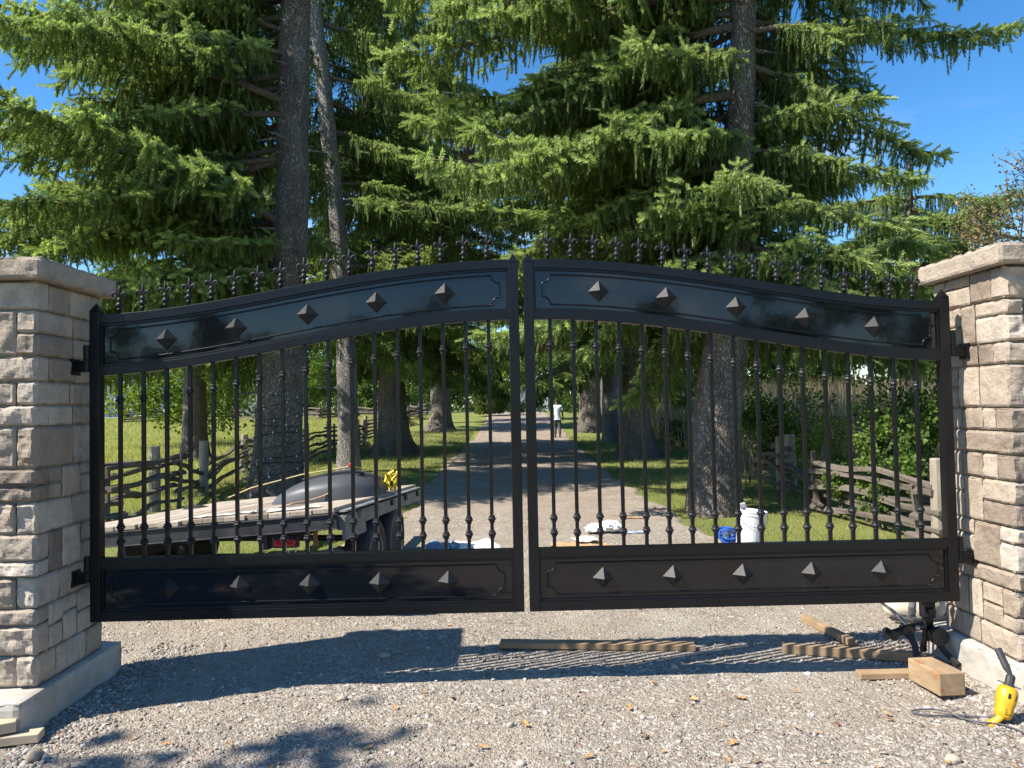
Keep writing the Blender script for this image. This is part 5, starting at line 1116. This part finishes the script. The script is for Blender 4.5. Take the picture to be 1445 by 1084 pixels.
shrub('low dark weeds along the right fence foot', [(7.5, 24, .5, .9, .8, .5, 1), (6.8, 27, .5, .9, .8, .5, 1), (8.2, 21, .5, .9, .8, .5, 1)], 2600, .09, 9, tint=.15)
broadleaf('bright green drooping tree across the left field', -13.8, 33, 5.4, 3.4, 9000, .15, 11, mat=m_leafy, tint=.35, low=.24, trunk=.14)
shrub('yellow green round bush at the far rail fence', [(-24.5, 59, 1.5, 1.3, 1, .9, 1)], 1300, .2, 12, mat=m_leafy, tint=.85)
shrub('mid green bush left of the lane across the field', [(-34, 85, 2.2, 2.5, 2, 1.8, 1), (-30, 86, 1.8, 2, 2, 1.3, 1)], 1800, .3, 13, tint=.7)
broadleaf('small pale green tree beside the lane', -19, 70, 5.0, 2.6, 2500, .22, 14, mat=m_leafy, tint=.2, trunk=.10, low=.35)
# tree belt beyond the field and around the yard
belt = [(-78, 120, 13), (-68, 110, 11), (-60, 135, 15), (-47, 135, 14), (-38, 140, 13), (-31, 120, 12), (-24, 130, 14), (-16, 118, 13), (-9, 112, 12), (-3, 118, 14), (4, 112, 12), (10, 100, 13), (17, 92, 12), (25, 84, 12), (33, 76, 10.5), (42, 70, 10.5), (52, 72, 11), (64, 80, 13), (-95, 100, 13), (-86, 92, 12)]
belt += [(9, 62, 9), (13, 56, 8.5), (18, 60, 9), (12, 46, 6.5), (17, 44, 6.5), (23, 52, 7.5), (15, 72, 11), (-7.5, 80, 9), (-12, 84, 10), (5.5, 88, 8.5), (-20, 96, 10), (-27, 100, 10), (-3, 92, 9), (21, 48, 6.5), (29, 50, 7.5)]
protos = [broadleaf('tree in the leafy belt closing the view far behind the spruces', x, y, h, h * .5, 9000, .36, 100 + i, tint=.28 + .12 * i, low=.06, trunk=.25, group='far belt of leafy trees', nc=22) for i, (x, y, h) in enumerate(belt[:3])]
for i, (x, y, h) in enumerate(belt[3:]):
    src = protos[i % 3]; s_ = h / belt[i % 3][2]; o = src.copy(); COL.objects.link(o); o.location = (x, y, gh(x, y) - .2); WP[o.name] = o.location.copy(); o.scale = (s_, s_, s_); o.rotation_euler = (0, 0, i * 1.7)
    for ch in src.children:
        c = ch.copy(); COL.objects.link(c); c.parent = o
broadleaf('round topped green tree showing just above the right pillar cap', 26.0, 43, 11.2, 4.4, 9000, .19, 61, tint=.55, low=.2, group=None)
broadleaf('yellow tinged tree lower at the right behind the sunlit pillar', 32, 46, 10.2, 4, 6000, .2, 62, mat=m_leafy, tint=.1, low=.2)
broadleaf('yellow green tree glowing beyond the end of the drive', 1.2, 92, 6.2, 3.0, 2600, .3, 63, mat=m_leafy, tint=.9, low=.15)
# cedar
def cedar(label, x, y, h, rad, n, seed):
    r = np.random.default_rng(seed); z0 = gh(x, y); org = (x, y, z0); root = empty('cedar', org, label, 'tree'); t = r.random(n) ** .9; a = r.uniform(0, 6.28, n)
    q = rad * np.sqrt(np.clip(1 - ((t - .28) / .74) ** 2, .02, 1)) * (.72 + .28 * r.random(n)) * (1 + .14 * np.sin(a * 5 + t * 9)); P = np.stack([x + q * np.cos(a), y + q * np.sin(a), z0 + .1 + t * h], 1); D = np.stack([np.cos(a) * .7, np.sin(a) * .7, np.full(n, 1.2)], 1)
    foliage_obj('crown', P, D, r.uniform(.18, .32, n), np.full(n, .075), .5 + r.normal(0, .2, n), T_LO, m_cedar, root, org)
    mb = MB(); mb.tube([(x, y, z0), (x, y, z0 + h * .8)], [.12, .03], 6); mb.build('trunk', m_limb, root)
cedar('round dense cedar bush at the end of the left tree row', -.75, 60, 3.95, 1.2, 5200, 5)
for i, (x, y, w_, h) in enumerate([(3.2, 70, 1.3, .75), (6.3, 68, 1.2, 1.0), (1.6, 71, .9, .6), (8.0, 64, 1.5, 1.4)]):
    shrub(['low dark hedge bush in front of the pale shed', 'dark bush right of the pale shed beyond the person', 'small dark bush at the left of the shed', 'large dark bush behind the dark thick trunk'][i], [(x, y, gh(x, y) + h * .55, w_, .8, h, 1)], 1500, .16, 70 + i, tint=.12, group='dark bushes at the end of the drive')
# sparse autumn tree at the right edge
r = np.random.default_rng(77); rt = empty('fruit_tree', (8.0, 9.2, 0), 'sparse tree with thin tan and green autumn leaves behind the right pillar', 'tree'); mb = MB(); tips = []
mb.tube([(8.0, 9.2, -.1), (7.9, 9.2, 1.8), (7.7, 9.2, 3.0)], [.13, .11, .08], 8)
def grow(p, d, L, rr, k):
    q = p + d * L; m_ = (p + q) / 2 + Vector(r.normal(0, .05 * L, 3)); mb.tube([p, m_, q], [rr, rr * .8, rr * .6], 4, False)
    if k <= 2:
        for t in np.linspace(.2, 1, 7 if k == 0 else 5): tips.append((p.lerp(q, t), d))
    if k > 0:
        for _ in range(3):
            e = (d + Vector(r.normal(0, .42, 3))).normalized(); e.z = max(e.z, -.1); grow(q, e, L * r.uniform(.6, .85), rr * .6, k - 1)
for d in ((-.9, .0, .75), (-.5, .3, .9), (-.75, -.25, .5), (.1, 0, 1), (.6, .2, .7), (-.2, -.5, .9), (-.95, .1, .35)): grow(Vector((7.85, 9.2, 2.95)), Vector(d).normalized(), .80, .030, 3)
mb.build('trunk', m_limb, rt)
TP = np.array([t[0] for t in tips]); k = 2; P = np.repeat(TP, k, 0) + r.normal(0, .05, (len(TP) * k, 3)); D = r.normal(0, .6, P.shape) + [0, 0, -.5]; s = r.uniform(.025, .05, len(P))
foliage_obj('crown', P, D, s, s, .40 + r.normal(0, .25, len(P)), leaf_t, m_autumn, rt, (8.0, 9.2, 0), .05)
# dry reeds
blade = [(np.array([(-.5, 0, 0), (.5, 0, 0), (.12, .25, .6), (0, .9, 1.0)], float), np.array([(0, 1, 2), (0, 2, 3)]))]
def blades(name, label, cat, P, Ls, W_, T, mat, lean=.25):
    n = len(P); D = np.stack([rng.normal(0, lean, n), rng.normal(0, lean, n), np.ones(n)], 1); o = foliage_obj(name, P, D, Ls, W_, T, blade, mat, None, (0, 0, 0), .05); return tag(o, label, cat, kind='stuff')
def ghv(x, y):
    t = np.clip((y - 25) / 50, 0, 1); return t * t * (3 - 2 * t)
n = 22000; x = rng.uniform(6.2, 30, n); y = rng.uniform(17.5, 42, n); k = x > 5.8 + (y - 17.5) * .06; x, y = x[k], y[k]; n = len(x)
blades('dry_reeds', 'bank of tall dry tan reeds beyond the right fence', 'reeds', np.stack([x, y, ghv(x, y) - .03], 1), rng.uniform(1.3, 2.15, n) * np.clip(1 + (y - 22) * .02, 1, 1.35), rng.uniform(.02, .05, n), rng.random(n), m_reed, .10)
# grass
def grass_zone(n, ypow, y0, y1, xf):
    y = y0 + (y1 - y0) * rng.random(n) ** ypow; x = xf(y, rng.random(n)); return x, y
n = 62000; x, y = grass_zone(n, 1.6, 7.0, 34, lambda y, u: 2.3 + u ** 1.3 * (4.5 + y * .28)); e = np.array([edge(q)[1] for q in y]); nzv = np.array([mn.noise(Vector((a * .8, b * .8, 3))) for a, b in zip(x, y)]); k = (x > e - .05 + .12 * rng.random(len(x))) & (rng.random(len(x)) < .72 + nzv); x, y, nzv = x[k], y[k], nzv[k]; n = len(x)
sc_ = np.clip(y / 10, .8, 3)
blades('grass', 'patchy short grass between the drive and the right fence', 'grass', np.stack([x, y, ghv(x, y) - .035], 1), rng.uniform(.035, .09, n) * sc_ ** .35, .007 * sc_, np.clip(.42 + .25 * rng.normal(0, 1, n) - nzv * .5, 0, 1), m_grass, .45)
n = 52000; x, y = grass_zone(n, 1.5, 6.0, 42, lambda y, u: -1.35 - u ** 1.2 * 4.3); e = np.array([edge(q)[0] for q in y]); nzv = np.array([mn.noise(Vector((a * .8, b * .8, 3))) for a, b in zip(x, y)]); k = (x < e + .05 - .12 * rng.random(len(x))) & (rng.random(len(x)) < .75 + nzv); x, y, nzv = x[k], y[k], nzv[k]; n = len(x)
sc_ = np.clip(y / 10, .8, 3)
blades('grass', 'mown grass strip under the left spruces beside the drive', 'grass', np.stack([x, y, ghv(x, y) - .035], 1), rng.uniform(.035, .09, n) * sc_ ** .35, .007 * sc_, np.clip(.42 + .25 * rng.normal(0, 1, n) - nzv * .5, 0, 1), m_grass, .45)
n = 95000; y = 9 + 62 * rng.random(n) ** 1.7; u = rng.random(n); x = -5.6 - u * (.45 * y + 3); nzv = np.array([mn.noise(Vector((a * .3, b * .3, 7))) for a, b in zip(x, y)])
sc_ = np.clip(y / 10, 1, 7)
blades('meadow', 'sunlit yellow green meadow beyond the left rail fence', 'meadow', np.stack([x, y, ghv(x, y) - .035], 1), rng.uniform(.08, .2, n) * np.clip(sc_, 1, 2) ** .5, .007 * sc_, np.clip(.5 + .22 * rng.normal(0, 1, n) + nzv * .5, 0, 1), m_field, .35)
# trees across the road, behind the photographer
for i, (x, y, h) in enumerate([(-34, -34, 9), (-24, -40, 8), (-15, -36, 7), (-7, -44, 9), (1, -38, 6.5), (9, -42, 8.5), (17, -36, 7), (26, -40, 10), (36, -34, 9)]):
    broadleaf('leafy tree across the road behind the photographer', x, y, h, h * .55, 1500, .5, 200 + i, tint=.3, low=.1, trunk=.2, group='trees across the road', nc=12)
broadleaf('roadside tree left of the photographer that shades the gravel', -8.15, -.6, 8.3, 2.35, 4200, .16, 90, tint=.4, low=.62, trunk=.18, nc=12)
